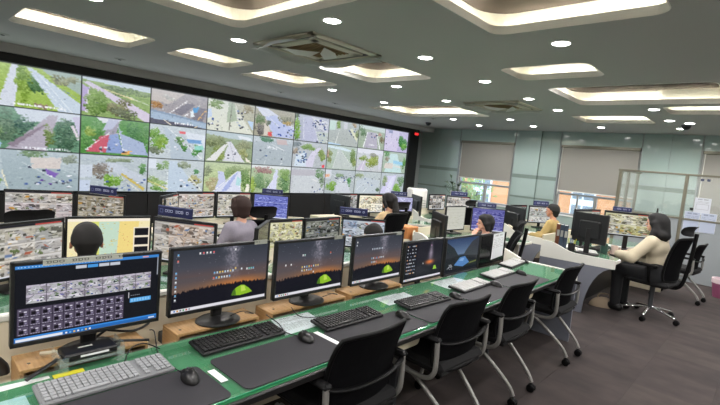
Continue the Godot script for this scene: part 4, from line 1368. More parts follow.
func front_desk() -> void:
	var t := thing("long_desk", "long front desk with green felt under glass and a black edge", "desk", Vector3(-1.7, 0, -2.0))
	var at := -t.position
	var z0 := 0.9
	var z1 := -4.6
	var zc := (z0 + z1) * 0.5
	var zl := z0 - z1
	put("desk_top", box(Vector3(-1.615, 0.675, zc), Vector3(0.61, 0.03, zl), 0.004), M["black plastic"], t, at)
	put("green_felt", box(Vector3(-1.62, 0.6905, zc), Vector3(0.588, 0.002, zl - 0.01), 0.0), M["green felt"], t, at)
	var seams := [0.9, -0.9, -2.145, -3.4, -4.6]
	for i in 4:
		var a: float = seams[i] - 0.0015
		var b: float = seams[i + 1] + 0.0015
		var gs := st()
		quad(gs, Vector3(-1.9125, 0.69995, a), Vector3(-1.336, 0.69995, a), Vector3(-1.336, 0.69995, b), Vector3(-1.9125, 0.69995, b), Vector3.UP)
		var g := put("glass_sheet", gs, M["desk glass"], t, at)
		put("glass_edge", box(Vector3(-1.336, 0.6972, (a + b) / 2), Vector3(0.004, 0.0056, a - b), 0.0), M["glass edge"], g)
	put("cable_trough", box(Vector3(-2.06, 0.6, zc), Vector3(0.26, 0.02, zl), 0.003), M["cream panel"], t, at)
	put("trough_front", box(Vector3(-1.926, 0.63, zc), Vector3(0.01, 0.08, zl), 0.002), M["cream panel"], t, at)
	put("back_panel", box(Vector3(-2.2, 0.41, zc), Vector3(0.025, 0.82, zl), 0.003), M["cream panel"], t, at)
	put("back_panel_cap", box(Vector3(-2.2, 0.835, zc), Vector3(0.035, 0.03, zl), 0.006), M["white panel"], t, at)
	end_panel("end_panel", t, z1 - 0.016, -2.21, -1.31, 0.79, 0.70, false)
	for z in [0.6, -0.95, -2.3, -3.6]:
		put("leg_panel", box(Vector3(-1.9, 0.33, z), Vector3(0.5, 0.66, 0.03), 0.004), M["dark grey"], t, at)  # dark grey puts the shade under the desk into the panel colour
	for z in [-0.68, -2.0, -2.78, -3.68, 0.3]:
		var s := st()
		var pr := rrect(-0.16, 0.0, 0.16, 0.115, 0.03)
		prism(s, pr, -1.72, -1.42, Transform3D(Basis(Vector3(0, 0, 1), Vector3(1, 0, 0), Vector3(0, 1, 0)), Vector3(0, 0.55, z)))
		put("under_desk_drawer", s, mat("drawer cream", "d8d0b4", 0.5), t, at)

func front_desk_things() -> void:
	var Y := 0.7002
	# wooden boxes in the trough behind the glass
	var spans := [[-0.34, -0.80], [-0.93, -1.38], [-1.46, -2.04], [-2.09, -2.62]]
	var rl := ["light wooden box under the monitor with the camera list", "light wooden box under the second monitor from the camera list end", "light wooden box under the third front desk monitor", "light wooden box under the fourth front desk monitor, last of the boxes"]
	for k in 4:
		var a: float = spans[k][0]
		var b: float = spans[k][1]
		var t := thing("wooden_box", rl[k], "box", Vector3(-2.012, 0.61, (a + b) / 2), 0.0, "wooden boxes behind the front desk glass")
		var s := st()
		var w: float = a - b
		cbox(s, Vector3(0, 0.096, 0), Vector3(0.155, 0.014, w), 0.002)
		for sg in [-1, 1]:
			cbox(s, Vector3(0, 0.045, sg * (w / 2 - 0.007)), Vector3(0.155, 0.09, 0.014), 0.002)
		put("board", s, M["wood"], t)
		put("back_board", box(Vector3(-0.07, 0.045, 0), Vector3(0.012, 0.088, w - 0.03), 0.002), M["wood"], t)
		put("screw_head", box(Vector3(0.03, 0.104, w * 0.42), Vector3(0.012, 0.003, 0.012), 0.001), M["chrome"], t)
	var g := "monitors along the front desk"
	var m1 := monitor("nearest monitor, showing a dark camera list with blue bars", g, Vector3(-1.98, 0.713, -0.588), 89, 0.54, 0.325, 0.785, app_desktop())
	label_strip(m1, -0.035, 0.389, 0.28, "label long", "a4a69c", 14)
	var m2 := monitor("second monitor, dusk and green tent desktop with icons down its left edge", g, Vector3(-1.98, 0.713, -1.175), 90, 0.545, 0.33, 0.785, tent_desktop("tent one", 101, 0))
	label_strip(m2, 0.21, 0.398, 0.08, "label two", "8f9288", 5)
	var m3 := monitor("third monitor, dusk and green tent desktop with two icons left of the middle", g, Vector3(-1.98, 0.713, -1.765), 90, 0.54, 0.34, 0.762, tent_desktop("tent two", 102, 1))
	label_strip(m3, 0.2, 0.385, 0.07, "label three", "8f9288", 4)
	var m4 := monitor("fourth monitor, greenish dusk and tent desktop behind the chair nearest the glass seam", g, Vector3(-1.98, 0.713, -2.385), 90, 0.53, 0.34, 0.752, tent_desktop("tent three", 103, 2))
	label_strip(m4, 0.2, 0.373, 0.06, "label four", "8f9288", 4)
	monitor("low monitor with a column of icons beside a small tent picture", g, Vector3(-1.98, 0.611, -2.955), 90, 0.53, 0.33, 0.682, tent_desktop("tent icons", 104, 3), false)
	monitor("low monitor showing a blue mountain lake", g, Vector3(-1.98, 0.611, -3.555), 90, 0.59, 0.34, 0.662, mountain_desktop(), false)
	var off := mat("screen off", "0d0e11", 0.18)
	var m7 := monitor("last front desk monitor, switched off with a sheet taped on it", g, Vector3(-1.98, 0.611, -4.13), 90, 0.54, 0.34, 0.652, off, false)
	var s := st()
	uvquad(s, Vector3(-0.02, 0.375, 0.007), Vector3(0.22, 0.385, 0.007), Vector3(0.22, 0.14, 0.009), Vector3(-0.03, 0.12, 0.009), Vector3.BACK)
	for q in [[Vector3(-0.02, 0.375, 0.007), Vector3(0.22, 0.385, 0.007), Vector3.UP], [Vector3(-0.03, 0.12, 0.009), Vector3(0.22, 0.14, 0.009), Vector3.DOWN]]:
		s.set_uv(Vector2(0.02, 0.02))
		quad(s, q[0], q[1], q[1] - Vector3(0, 0, 0.002), q[0] - Vector3(0, 0, 0.002), q[2])
	tag(put("taped_notice", s, paper_mat("notice", "d2d4d8", 6, 12), null, Vector3(-1.98, 0.611, -4.13)), "white printed notice taped on the dark last monitor", "paper")
	get_node("taped_notice").rotation.y = PI / 2
	# keyboards and mice
	var kb := [
		["silver grey keyboard in front of the camera list monitor", -1.708, -0.567, 90.0, "key grey", "key light"],
		["black keyboard in front of the second monitor", -1.755, -1.15, 90.0, "key black", "black plastic"],
		["black keyboard in front of the third monitor, beside the white sheet", -1.645, -1.77, 89.0, "key black", "black plastic"],
		["black keyboard in front of the fourth monitor", -1.6, -2.43, 87.0, "key black", "black plastic"],
		["pale keyboard in front of the low tent monitor", -1.62, -3.085, 91.0, "key black", "key light"],
		["pale keyboard in front of the mountain lake monitor", -1.69, -3.69, 91.0, "key black", "key light"],
		["pale keyboard by the white end panel of the long desk", -1.82, -4.27, 96.0, "key black", "key light"],
	]
	for q in kb:
		var pale: bool = q[5] == "key light" and q[4] == "key black"
		keyboard(q[0], Vector3(q[1], Y + (0.003 if q[2] < -1.5 and q[2] > -3.3 else 0.0), q[2]), q[3], M[q[4]], mat("key white", "b4b4b2", 0.5) if pale else M[q[5]], 0.44, 0.14)
	var ms := [["black mouse by the silver grey keyboard", -1.54, -0.80], ["black mouse left of the white strip between the pads", -1.575, -1.405], ["black mouse under the fourth monitor, half behind the nearest chair", -1.5, -2.08], ["black mouse right of the fourth keyboard", -1.53, -2.72], ["black mouse by the pale keyboard of the low tent monitor", -1.52, -3.31], ["black mouse by the pale keyboard of the lake monitor", -1.58, -3.92], ["black mouse at the far corner of the long desk", -1.80, -4.5]]
	for q in ms:
		mouse(q[0], Vector3(q[1], Y + (0.0035 if q[2] > -4.2 else 0.0), q[2]), 82)
	# desk pads
	var pads := [[-0.20, -0.872, -1.632, -1.342], [-0.93, -1.492, -1.645, -1.345], [-1.53, -2.135, -1.60, -1.344], [-2.155, -2.74, -1.56, -1.344], [-2.76, -3.36, -1.57, -1.344], [-3.38, -4.0, -1.62, -1.346]]
	var pl := ["dark grey desk pad at the near end, under the silver keyboard", "dark grey desk pad before the second monitor", "dark grey desk pad partly behind the nearest chair", "dark grey desk pad before the fourth monitor", "dark grey desk pad before the low tent monitor", "dark grey desk pad before the mountain lake monitor"]
	for k in 6:
		var q: Array = pads[k]
		var sp := st()
		var c := Vector3((q[2] + q[3]) / 2, Y, (q[0] + q[1]) / 2)
		prism(sp, rrect(q[2] - c.x, q[1] - c.z, q[3] - c.x, q[0] - c.z, 0.03), 0.0, 0.0028)
		tag(put("desk_pad", sp, M["mat black"], null, c), pl[k], "desk pad", "dark desk pads on the front desk")
	# papers below the glass and white strips
	var pa := paper_mat("sheet", "c9d4d6", 9, 6)
	var PY := 0.6918
	paper("large white sheet under the glass below the third monitor", "paper_sheet", [Vector2(-1.895, -1.43), Vector2(-1.885, -1.68), Vector2(-1.70, -1.655), Vector2(-1.69, -1.37)], PY, pa, "sheets under the desk glass")
	paper("large white sheet under the glass below the fourth monitor", "paper_sheet", [Vector2(-1.845, -2.22), Vector2(-1.83, -2.52), Vector2(-1.69, -2.5), Vector2(-1.70, -2.2)], PY, pa, "sheets under the desk glass")
	paper("white sheet under the glass before the low tent monitor", "paper_sheet", [Vector2(-1.88, -2.92), Vector2(-1.87, -3.25), Vector2(-1.68, -3.28), Vector2(-1.69, -2.9)], PY, pa, "sheets under the desk glass")
	paper("pale sheet under the glass left of the silver keyboard", "paper_sheet", [Vector2(-1.90, -0.10), Vector2(-1.885, -0.42), Vector2(-1.862, -0.42), Vector2(-1.84, -0.10)], PY, M["paper white"], "sheets under the desk glass")
	paper("narrow white sheet under the glass behind the silver keyboard", "paper_sheet", [Vector2(-1.845, -0.5), Vector2(-1.845, -0.67), Vector2(-1.82, -0.67), Vector2(-1.82, -0.5)], PY, M["paper white"], "sheets under the desk glass")
	paper("small pale blue card under the glass at the near left corner", "paper_sheet", [Vector2(-1.78, -0.21), Vector2(-1.78, -0.33), Vector2(-1.70, -0.33), Vector2(-1.70, -0.21)], PY, mat("pale blue", "8fb8b4", 0.7), "sheets under the desk glass")
	paper("narrow white strip between the two nearest desk pads", "white_strip", [Vector2(-1.565, -0.885), Vector2(-1.565, -0.915), Vector2(-1.455, -0.915), Vector2(-1.455, -0.885)], Y, M["paper white"], "white strips between desk pads")
	paper("narrow white strip between the second and third desk pads", "white_strip", [Vector2(-1.625, -1.497), Vector2(-1.625, -1.526), Vector2(-1.45, -1.526), Vector2(-1.45, -1.497)], Y, M["paper white"], "white strips between desk pads")
	# router in a clear holder
	var r := thing("router", "black router with two antennas lying in a clear plastic holder", "router", Vector3(-1.905, Y, -0.56), 90)
	put("body", box(Vector3(0, 0.045, -0.015), Vector3(0.19, 0.028, 0.10), 0.006), M["black plastic"], r)
	put("label_stripe", box(Vector3(0.01, 0.0455, 0.0355), Vector3(0.10, 0.008, 0.001), 0.0), M["paper white"], r)
	var pr := print_mat("router print", canvas(8, 4, "26262a"), 0.4)
	put("top_print", box(Vector3(-0.01, 0.0594, -0.02), Vector3(0.05, 0.0008, 0.012), 0.0), M["label grey"], r)
	for sg in [-1.0, 1.0]:
		var an := st()
		if sg < 0: tube(an, [Vector3(-0.095, 0.045, -0.01), Vector3(-0.12, 0.038, 0.01), Vector3(-0.215, 0.012, 0.055)], 0.009, 8, 0.6)
		else: tube(an, [Vector3(0.095, 0.045, -0.03), Vector3(0.12, 0.045, -0.035), Vector3(0.235, 0.03, -0.01)], 0.009, 8, 0.6)
		put("antenna", an, M["black plastic"], r)
	var h := thing("clear_holder", "clear plastic holder carrying the black router", "holder", Vector3(-1.905, Y, -0.56), 90)
	var hs := st()
	cbox(hs, Vector3(0, 0.028, 0.045), Vector3(0.225, 0.002, 0.018), 0.0)
	cbox(hs, Vector3(0, 0.0295, -0.015), Vector3(0.225, 0.002, 0.115), 0.0)
	for sg in [-1, 1]:
		cbox(hs, Vector3(sg * 0.112, 0.035, -0.005), Vector3(0.003, 0.068, 0.12), 0.0)
		cbox(hs, Vector3(sg * 0.098, 0.03, 0.054), Vector3(0.028, 0.058, 0.003), 0.0)
	put("acrylic_tray", hs, glass("acrylic", "d8efe4", 0.1), h)
	var ye := st()
	cbox(ye, Vector3(-1.845, Y + 0.001, -0.475), Vector3(0.03, 0.0012, 0.10), 0.0)
	tag(put("yellow_sticker", ye, mat("yellow", "c8c22e", 0.6)), "yellow strip stuck on the glass by the clear holder", "sticker")
	# cables
	cable("thin black cable looping over the glass to the mouse by the silver keyboard", [Vector3(-2.02, 0.73, -0.84), Vector3(-1.95, 0.75, -0.83), Vector3(-1.90, 0.715, -0.82), Vector3(-1.83, Y + 0.004, -0.8), Vector3(-1.7, Y + 0.004, -0.79), Vector3(-1.6, Y + 0.006, -0.80)])
	cable("thin black cable arched behind the silver keyboard", [Vector3(-1.81, Y + 0.01, -0.66), Vector3(-1.86, 0.735, -0.7), Vector3(-1.88, 0.735, -0.76), Vector3(-1.86, Y + 0.004, -0.82)])
	cable("thin black cable across the second wooden box", [Vector3(-1.99, 0.72, -1.22), Vector3(-1.94, 0.76, -1.27), Vector3(-1.96, 0.725, -1.36), Vector3(-2.0, 0.722, -1.33)])
	cable("thin black cable from the third box to the mouse by the strip", [Vector3(-1.93, 0.715, -1.42), Vector3(-1.82, Y + 0.004, -1.42), Vector3(-1.7, Y + 0.004, -1.38), Vector3(-1.62, Y + 0.006, -1.40)])
	cable("thin black cable across the white sheet of the third monitor", [Vector3(-1.94, 0.72, -1.6), Vector3(-1.83, Y + 0.004, -1.58), Vector3(-1.76, Y + 0.004, -1.68), Vector3(-1.73, Y + 0.008, -1.72)])
	cable("thin black cable on the third wooden box", [Vector3(-1.99, 0.72, -1.88), Vector3(-1.95, 0.745, -1.93), Vector3(-1.97, 0.722, -2.0), Vector3(-2.03, 0.722, -1.96)])
	cable("bundle of black cables behind the camera list monitor", [Vector3(-2.1, 0.66, -0.15), Vector3(-2.06, 0.74, -0.25), Vector3(-2.1, 0.68, -0.31), Vector3(-2.1, 0.64, -0.32)], 0.02)
	cable("coil of black cable right of the camera list monitor stand", [Vector3(-2.06, 0.725, -0.62), Vector3(-2.08, 0.76, -0.70), Vector3(-2.1, 0.775, -0.80), Vector3(-2.08, 0.745, -0.86), Vector3(-2.05, 0.73, -0.78), Vector3(-2.08, 0.745, -0.68)], 0.006)
	var plug := st()
	tube(plug, [Vector3(-2.02, 0.727, -0.42), Vector3(-2.0, 0.73, -0.46), Vector3(-1.99, 0.73, -0.5)], 0.008, 8)
	tag(put("cable_plug", plug, M["cream panel"]), "cream cable plug on the first wooden box", "plug")

func front_chairs() -> void:
	training_chair("black mesh office chair with grey legs nearest the camera", Vector3(-1.475, 0, -1.53), 91)
	training_chair("black mesh office chair with grey legs before the fourth monitor", Vector3(-1.46, 0, -2.38), 88)
	training_chair("black mesh office chair with grey legs before the low tent monitor", Vector3(-1.45, 0, -3.12), 90)
	training_chair("black mesh office chair with grey legs at the far end of the long desk", Vector3(-1.44, 0, -4.16), 90)
	training_chair("empty black mesh chair behind the woman in cream, facing the papered partition", Vector3(-0.9, 0, -7.95), 84, "empty chairs at the right")

# ---------------------------------------------------------------- the operators' curved desks behind
const DY := 0.64
func curved_desk(label: String, ox: float, oz: float, ends: Array, pb := -0.9) -> Node3D:
	# local: operator sits at the origin facing -x; the desk wraps round in front
	var t := thing("curved_desk", label, "desk", Vector3(ox, 0, oz), 0.0, "curved operator desks behind the front row")
	var a := PackedVector2Array()       # (x, z)
	for q in [[-0.98, 0.5], [-0.98, -0.5], [-0.62, -1.0], [0.02, -1.0], [0.02, -0.78], [-0.24, -0.55], [-0.38, -0.25], [-0.42, 0.0], [-0.38, 0.25], [-0.24, 0.55], [0.02, 0.78], [0.02, 1.0], [-0.62, 1.0]]:
		a.append(Vector2(q[0], q[1]))
	var s := st()
	prism(s, a, DY - 0.04, DY - 0.008)
	put("desk_top", s, M["white panel"], t)
	var inner := Geometry2D.offset_polygon(a, -0.02)[0]
	var f := st()
	prism(f, inner, DY - 0.009, DY - 0.005)
	put("green_felt", f, M["green felt"], t)
	var g := st()
	prism(g, inner, DY - 0.004, DY)
	put("glass_sheet", g, M["desk glass"], t)
	var b := st()
	for q in [[[-1.0, 0.5], [-1.0, -0.5]], [[-1.0, -0.5], [-0.64, -1.02]], [[-0.64, 1.02], [-1.0, 0.5]]]:
		var p0 := Vector3(q[0][0], 0, q[0][1])
		var p1 := Vector3(q[1][0], 0, q[1][1])
		var d := p1 - p0
		cbox(b, Vector3.ZERO, Vector3(d.length(), 0.74, 0.025), 0.003, Transform3D(Basis(Vector3.UP, atan2(-d.z, d.x)), (p0 + p1) * 0.5 + Vector3(0, 0.37, 0)))
	put("back_panel", b, M["cream panel"], t)
	for e in ends:
		end_panel("end_panel", t, oz + e * 1.02, ox + pb, ox + 0.02, 0.78, DY, true)
	if not ends.has(1): put("leg_panel", box(Vector3(-0.45, 0.3, 0.97), Vector3(0.6, 0.6, 0.025), 0.003), M["white panel"], t)
	if not ends.has(-1): put("leg_panel", box(Vector3(-0.45, 0.3, -0.97), Vector3(0.6, 0.6, 0.025), 0.003), M["white panel"], t)
	return t

# a monitor given by the top corners of its screen side: left and right end as its viewer sees it
func span_monitor(label: String, group: String, l: Vector2, r: Vector2, top: float, h: float, screen: Material, stand := DY) -> Node3D:
	var c := (l + r) * 0.5
	var d := r - l
	return monitor(label, group, Vector3(c.x, stand + 0.001, c.y), rad_to_deg(atan2(-d.y, d.x)), d.length() - 0.004, h, top - h, screen, false)

func second_row() -> void:
	var g := "monitors of the second row"
	var beige := ["b8b2a4", "a8a498", "c0b8ac", "9c9a8c", "b0aca8"]
	curved_desk("curved desk of the man seen from behind, under the street map monitor", -2.45, -1.05, [])
	span_monitor("camera grid monitor left of the street map", g, Vector2(-3.12, -0.31), Vector2(-3.36, -0.815), 1.045, 0.34, cctv("grid b1", 201, 3, 3, beige, 0.3))
	span_monitor("monitor with the yellow and green street map", g, Vector2(-3.385, -0.825), Vector2(-3.31, -1.355), 1.045, 0.35, map_desktop())
	span_monitor("speckled grey camera grid monitor right of the street map", g, Vector2(-3.30, -1.36), Vector2(-2.895, -1.64), 1.045, 0.33, cctv("grid b3", 203, 4, 3, ["aaa49c", "b0a89c", "9a948c", "b8a494"], 0.0))
	plaque("blue name plate over the speckled monitor right of the street map", Vector3(-3.36, 1.046, -1.42), Vector3(-3.1, 1.046, -1.56))
	curved_desk("curved desk with the yellowish, grey and blue camera monitors", -2.35, -3.1, [])
	span_monitor("dark angled monitor behind the lilac shirted woman, reflecting the room", g, Vector2(-2.93, -2.02), Vector2(-3.27, -2.37), 0.985, 0.34, M["screen off"])
	span_monitor("yellowish camera grid monitor beside the dark angled one", g, Vector2(-3.3, -2.39), Vector2(-3.3, -2.79), 0.98, 0.32, cctv("grid b5", 205, 4, 4, ["d0cc98", "c8c490", "d8d4a8", "bcb888"], 0.1))
	span_monitor("dim grey camera grid monitor between the yellowish and the blue one", g, Vector2(-3.28, -2.795), Vector2(-3.31, -3.3), 0.98, 0.32, cctv("grid b6", 206, 4, 4, ["62665e", "707468", "565a56", "808478"], 0.25, 0.8))
	span_monitor("blue grey six picture monitor over the low dark head", g, Vector2(-3.29, -3.31), Vector2(-2.98, -3.66), 0.98, 0.32, cctv("grid b7", 207, 3, 3, ["a8b4c4", "98a8bc", "b4bcc4", "90a0b8"], 0.3))
	plaque("blue name plate over the blue grey six picture monitor", Vector3(-3.46, 0.985, -3.43), Vector3(-3.22, 0.985, -3.62))
	curved_desk("curved desk at the aisle with the white document monitor", -2.52, -5.45, [1], -0.63)
	span_monitor("monitor turned away showing its black back by the white document", g, Vector2(-2.92, -4.78), Vector2(-3.34, -5.1), 1.0, 0.36, cctv("grid e0", 210, 3, 3, beige, 0.2))
	span_monitor("monitor with a plain white document", g, Vector2(-3.40, -5.5), Vector2(-3.36, -5.98), 1.045, 0.36, sheet_desktop())
	span_monitor("violet camera grid monitor behind the woman with her hand at her mouth", g, Vector2(-3.29, -6.04), Vector2(-2.92, -6.38), 1.045, 0.36, purple_desktop("violet grid", "6c6cb0"))
	plaque("blue name plate over the violet monitor", Vector3(-3.24, 1.046, -6.09), Vector3(-3.03, 1.046, -6.28))
	curved_desk("curved desk of the man in yellow with a green glass top", -2.42, -8.0, [1])
	span_monitor("big monitor seen from its black back left of the man in yellow", g, Vector2(-2.86, -6.98), Vector2(-3.36, -7.36), 1.05, 0.38, cctv("grid f0", 211, 3, 3, beige, 0.2))
	span_monitor("dim camera monitor half hidden behind the black monitor back", g, Vector2(-3.36, -7.55), Vector2(-3.3, -8.06), 1.045, 0.32, cctv("grid f1", 212, 3, 3, ["5c6258", "4c524c", "6c7064"], 0.3, 0.7))
	span_monitor("pale camera grid monitor in front of the man in yellow", g, Vector2(-3.26, -8.08), Vector2(-2.98, -8.56), 1.045, 0.32, cctv("grid f2", 213, 3, 3, ["c4c4bc", "a8aca4", "d0d0c8"], 0.5))
	plaque("blue name plate over the pale monitor of the man in yellow", Vector3(-3.22, 1.046, -8.14), Vector3(-3.06, 1.046, -8.45))
	rng.seed = 15
	var k := keyboard("black keyboard on the curved desk of the man in yellow", Vector3(-2.86, DY + 0.001, -7.95), 90, M["key black"], M["black plastic"])
	keyboard("grey keyboard on the curved desk before the white document", Vector3(-2.98, DY + 0.001, -5.75), 90, M["key black"], mat("key mid", "6a6a6c", 0.5))
	var pm := paper_mat("desk paper", "d8d8d4", 8, 22)
	paper("white papers on the curved desk below the white document monitor", "paper_sheet", [Vector2(-2.86, -5.2), Vector2(-2.9, -5.5), Vector2(-2.62, -5.55), Vector2(-2.6, -5.25)], DY + 0.001, pm)
	paper("white paper on the curved desk left of the keyboard of the man in yellow", "paper_sheet", [Vector2(-3.0, -7.3), Vector2(-3.0, -7.55), Vector2(-2.72, -7.55), Vector2(-2.72, -7.3)], DY + 0.001, pm)
	paper("white paper on the curved desk right of the keyboard of the man in yellow", "paper_sheet", [Vector2(-2.86, -8.3), Vector2(-2.86, -8.5), Vector2(-2.6, -8.5), Vector2(-2.6, -8.3)], DY + 0.001, pm)
	var cup := thing("drink_cup", "dark cup on the curved desk before the pale monitor", "cup", Vector3(-3.0, DY + 0.001, -8.33))
	var cs := st()
	lathe(cs, [Vector2(0, 0), Vector2(0.032, 0), Vector2(0.04, 0.11), Vector2(0.042, 0.115), Vector2(0.037, 0.115), Vector2(0.034, 0.02), Vector2(0, 0.02)], 18)
	put("body", cs, M["dark grey"], cup)
	# chairs of the second row and the aisle
	task_chair("black swivel chair without headrest in the aisle behind the woman with the ponytail", Vector3(-3.47, 0, -4.12), 95, "black swivel chairs of the operators", 0.03, false)
	task_chair("black swivel chair at the desk edge before the big black monitor back", Vector3(-2.42, 0, -5.05), 118)
	task_chair("black swivel chair of the man in yellow, headrest behind his head", Vector3(-2.38, 0, -7.62), 88)
	training_chair("black mesh chair of the man seen from behind", Vector3(-2.6, 0, -0.76), 90, "chairs hidden behind the front monitors")
	training_chair("black mesh chair of the low dark head before the blue grey monitor", Vector3(-2.54, 0, -2.91), 90, "chairs hidden behind the front monitors")

func third_row() -> void:
	var g := "monitors of the third row below the video wall"
	var beige := ["b4ac9c", "a89e8e", "c4b8a8", "98907e"]
	curved_desk("curved desk at the left end of the row below the video wall", -4.02, -0.85, [])
	span_monitor("monitor cut off at the left edge in the row below the video wall", g, Vector2(-4.72, -0.32), Vector2(-5.06, -0.72), 1.04, 0.32, cctv("grid c0", 220, 3, 3, ["b08868", "a89878"], 0.3))
	span_monitor("camera grid monitor left of the low black chair headrest", g, Vector2(-5.07, -0.75), Vector2(-4.93, -1.27), 1.04, 0.32, cctv("grid c1", 221, 4, 3, ["c4bcb4", "b0a898", "a8a49c", "bcb0b0"], 0.45))
	span_monitor("brown grey camera grid monitor with a blue plate above", g, Vector2(-4.92, -1.29), Vector2(-4.6, -1.62), 1.04, 0.32, cctv("grid c2", 222, 5, 5, ["8f8670", "9c907a", "a49a84"], 0.0))
	plaque("blue name plate over the brown grey camera monitor", Vector3(-4.80, 1.042, -1.37), Vector3(-4.55, 1.042, -1.52))
	curved_desk("curved desk of the woman in lilac below the video wall", -4.0, -2.9, [])
	span_monitor("thin edge of a monitor turned to the right by the dark cabinets", g, Vector2(-4.55, -1.95), Vector2(-4.88, -2.28), 1.04, 0.32, cctv("grid c3", 223, 3, 3, beige, 0.2))
	span_monitor("camera grid monitor left of the woman in lilac", g, Vector2(-4.96, -2.3), Vector2(-4.98, -2.78), 1.045, 0.32, cctv("grid c4", 224, 4, 3, ["c0b8ac", "b8b0a4", "c8b8b0"], 0.3))
	span_monitor("pale camera grid monitor behind the woman in lilac", g, Vector2(-4.97, -2.8), Vector2(-4.93, -3.26), 1.045, 0.32, cctv("grid c5", 225, 4, 4, ["c4c0b0", "b4b0a0", "ccc4b8"], 0.2))
	span_monitor("violet blue monitor right of the woman in lilac", g, Vector2(-4.92, -3.29), Vector2(-4.58, -3.6), 1.04, 0.32, purple_desktop("violet blue", "7078c0", 1.0))
	plaque("blue name plate over the violet blue monitor", Vector3(-4.84, 1.042, -3.36), Vector3(-4.64, 1.042, -3.54))
	curved_desk("curved desk of the woman with the ponytail", -4.0, -5.4, [])
	span_monitor("monitor seen from its back left of the ponytail's desk", g, Vector2(-4.5, -4.66), Vector2(-4.98, -4.74), 1.04, 0.33, cctv("grid c7", 226, 3, 3, beige, 0.2))
	span_monitor("black and white speckled monitor by the black monitor back", g, Vector2(-4.97, -4.8), Vector2(-4.96, -5.3), 1.04, 0.32, cctv("grid c8", 227, 5, 4, ["8c8c88", "b0b0ac", "585858"], 0.1))
	span_monitor("pale yellow map monitor in front of the woman with the ponytail", g, Vector2(-4.95, -5.32), Vector2(-4.86, -5.84), 1.04, 0.32, cctv("grid c9", 228, 2, 2, ["ece4c4", "e4d8b0", "f0ead4"], 0.1, 1.05))
	span_monitor("pale violet monitor right of the ponytail", g, Vector2(-4.84, -5.86), Vector2(-4.5, -6.2), 1.035, 0.32, purple_desktop("pale violet", "b4b4d8", 1.0))
	plaque("blue name plate over the pale violet monitor", Vector3(-4.78, 1.037, -5.92), Vector3(-4.58, 1.037, -6.12))
	curved_desk("curved desk by the windows with the plant", -4.1, -7.75, [1])
	span_monitor("black monitor back beside the white cabinet", g, Vector2(-4.68, -6.72), Vector2(-5.16, -7.08), 1.02, 0.36, cctv("grid d0", 229, 3, 3, beige, 0.2))
	span_monitor("black and white spotted monitor by the windows", g, Vector2(-5.0, -7.42), Vector2(-4.95, -7.92), 1.04, 0.32, cctv("grid d1", 230, 5, 4, ["d8d4cc", "a8a49c", "e0dcd4", "6a6660"], 0.0))
	span_monitor("spotted monitor below the plant with a black headrest before it", g, Vector2(-4.88, -7.86), Vector2(-4.56, -8.24), 1.03, 0.32, cctv("grid d2", 231, 5, 4, ["d8d4cc", "b8b4ac", "e0dcd4", "7a7670"], 0.0))
	plaque("blue name plate under the plant by the windows", Vector3(-4.83, 1.032, -7.92), Vector3(-4.60, 1.032, -8.18))
	# chairs
	task_chair("black swivel chair with a broad headrest before the left camera grid", Vector3(-4.05, 0, -0.70), 92)
	task_chair("black swivel chair of the woman in lilac, its headrest right of her", Vector3(-4.02, 0, -2.68), 80)
	task_chair("black swivel chair whose headrest stands before the pale violet monitor", Vector3(-4.21, 0, -5.2), 84)
	task_chair("black swivel chair whose headrest stands before the spotted monitor", Vector3(-4.34, 0, -7.43), 84)
	# odds and ends
	var c := thing("air_purifier", "tall white air purifier beside the end of the video wall", "air purifier", Vector3(-5.55, 0, -7.75), 60)
	put("body", box(Vector3(0, 0.55, 0), Vector3(0.36, 1.1, 0.3), 0.03), M["white plastic"], c)
	var gr := st()
	for i in 14: cbox(gr, Vector3(0, 0.2 + i * 0.05, 0.152), Vector3(0.3, 0.012, 0.008), 0.002)
	put("grille", gr, M["label grey"], c)
	put("top_vent", box(Vector3(0, 1.1, 0), Vector3(0.26, 0.012, 0.2), 0.004), M["dark grey"], c)
	var pt := thing("potted_plant", "leafy plant in a white vase above the spotted monitor by the windows", "plant", Vector3(-5.28, DY, -8.75))
	var vs := st()
	lathe(vs, [Vector2(0, 0), Vector2(0.08, 0), Vector2(0.1, 0.1), Vector2(0.07, 0.3), Vector2(0.055, 0.4), Vector2(0.07, 0.44), Vector2(0.06, 0.44), Vector2(0.05, 0.38), Vector2(0, 0.38)], 18)
	put("vase", vs, M["white plastic"], pt)
	rng.seed = 71
	var leafm := mat("plant leaf", "1e3a1e", 0.5)
	var stem := st()
	for i in 16:
		var a := rng.randf() * TAU
		var e := Vector3(cos(a), 0, sin(a)) * rng.randf_range(0.08, 0.3) + Vector3(0, rng.randf_range(0.44, 0.7), 0)
		tube(stem, smooth_path([Vector3(0, 0.38, 0), Vector3(e.x * 0.3, e.y * 0.75, e.z * 0.3), e], 4), 0.005, 5)
		var l := st()
		var d := (e - Vector3(0, 0.45, 0)).normalized()
		var w := d.cross(Vector3.UP).normalized() * 0.05
		var tip := e + d * 0.17 + Vector3(0, -0.04, 0)
		var mid := e + d * 0.07 + Vector3(0, 0.02, 0)
		var n := w.cross(d).normalized()
		for q in [[e, mid + w, mid], [e, mid - w, mid], [tip, mid + w, mid], [tip, mid - w, mid]]:
			tri(l, q[0], q[1], q[2], n)
		put("leaf", l, leafm, pt)
	put("stem", stem, leafm, pt)
	var pk := thing("carton", "pale carton lying below the black cabinets of the video wall", "box", Vector3(-4.5, DY, -4.2), 85)
	put("body", box(Vector3(0, 0.07, 0), Vector3(0.4, 0.14, 0.2), 0.006), M["cream panel"], pk)
	put("lid_flap", box(Vector3(0, 0.141, 0.05), Vector3(0.4, 0.004, 0.1), 0.001), M["cream panel"], pk)
	var mic := thing("desk_microphone", "thin desk microphone before the black cabinets under the video wall", "microphone", Vector3(-4.62, DY, -2.02))
	var ms := st()
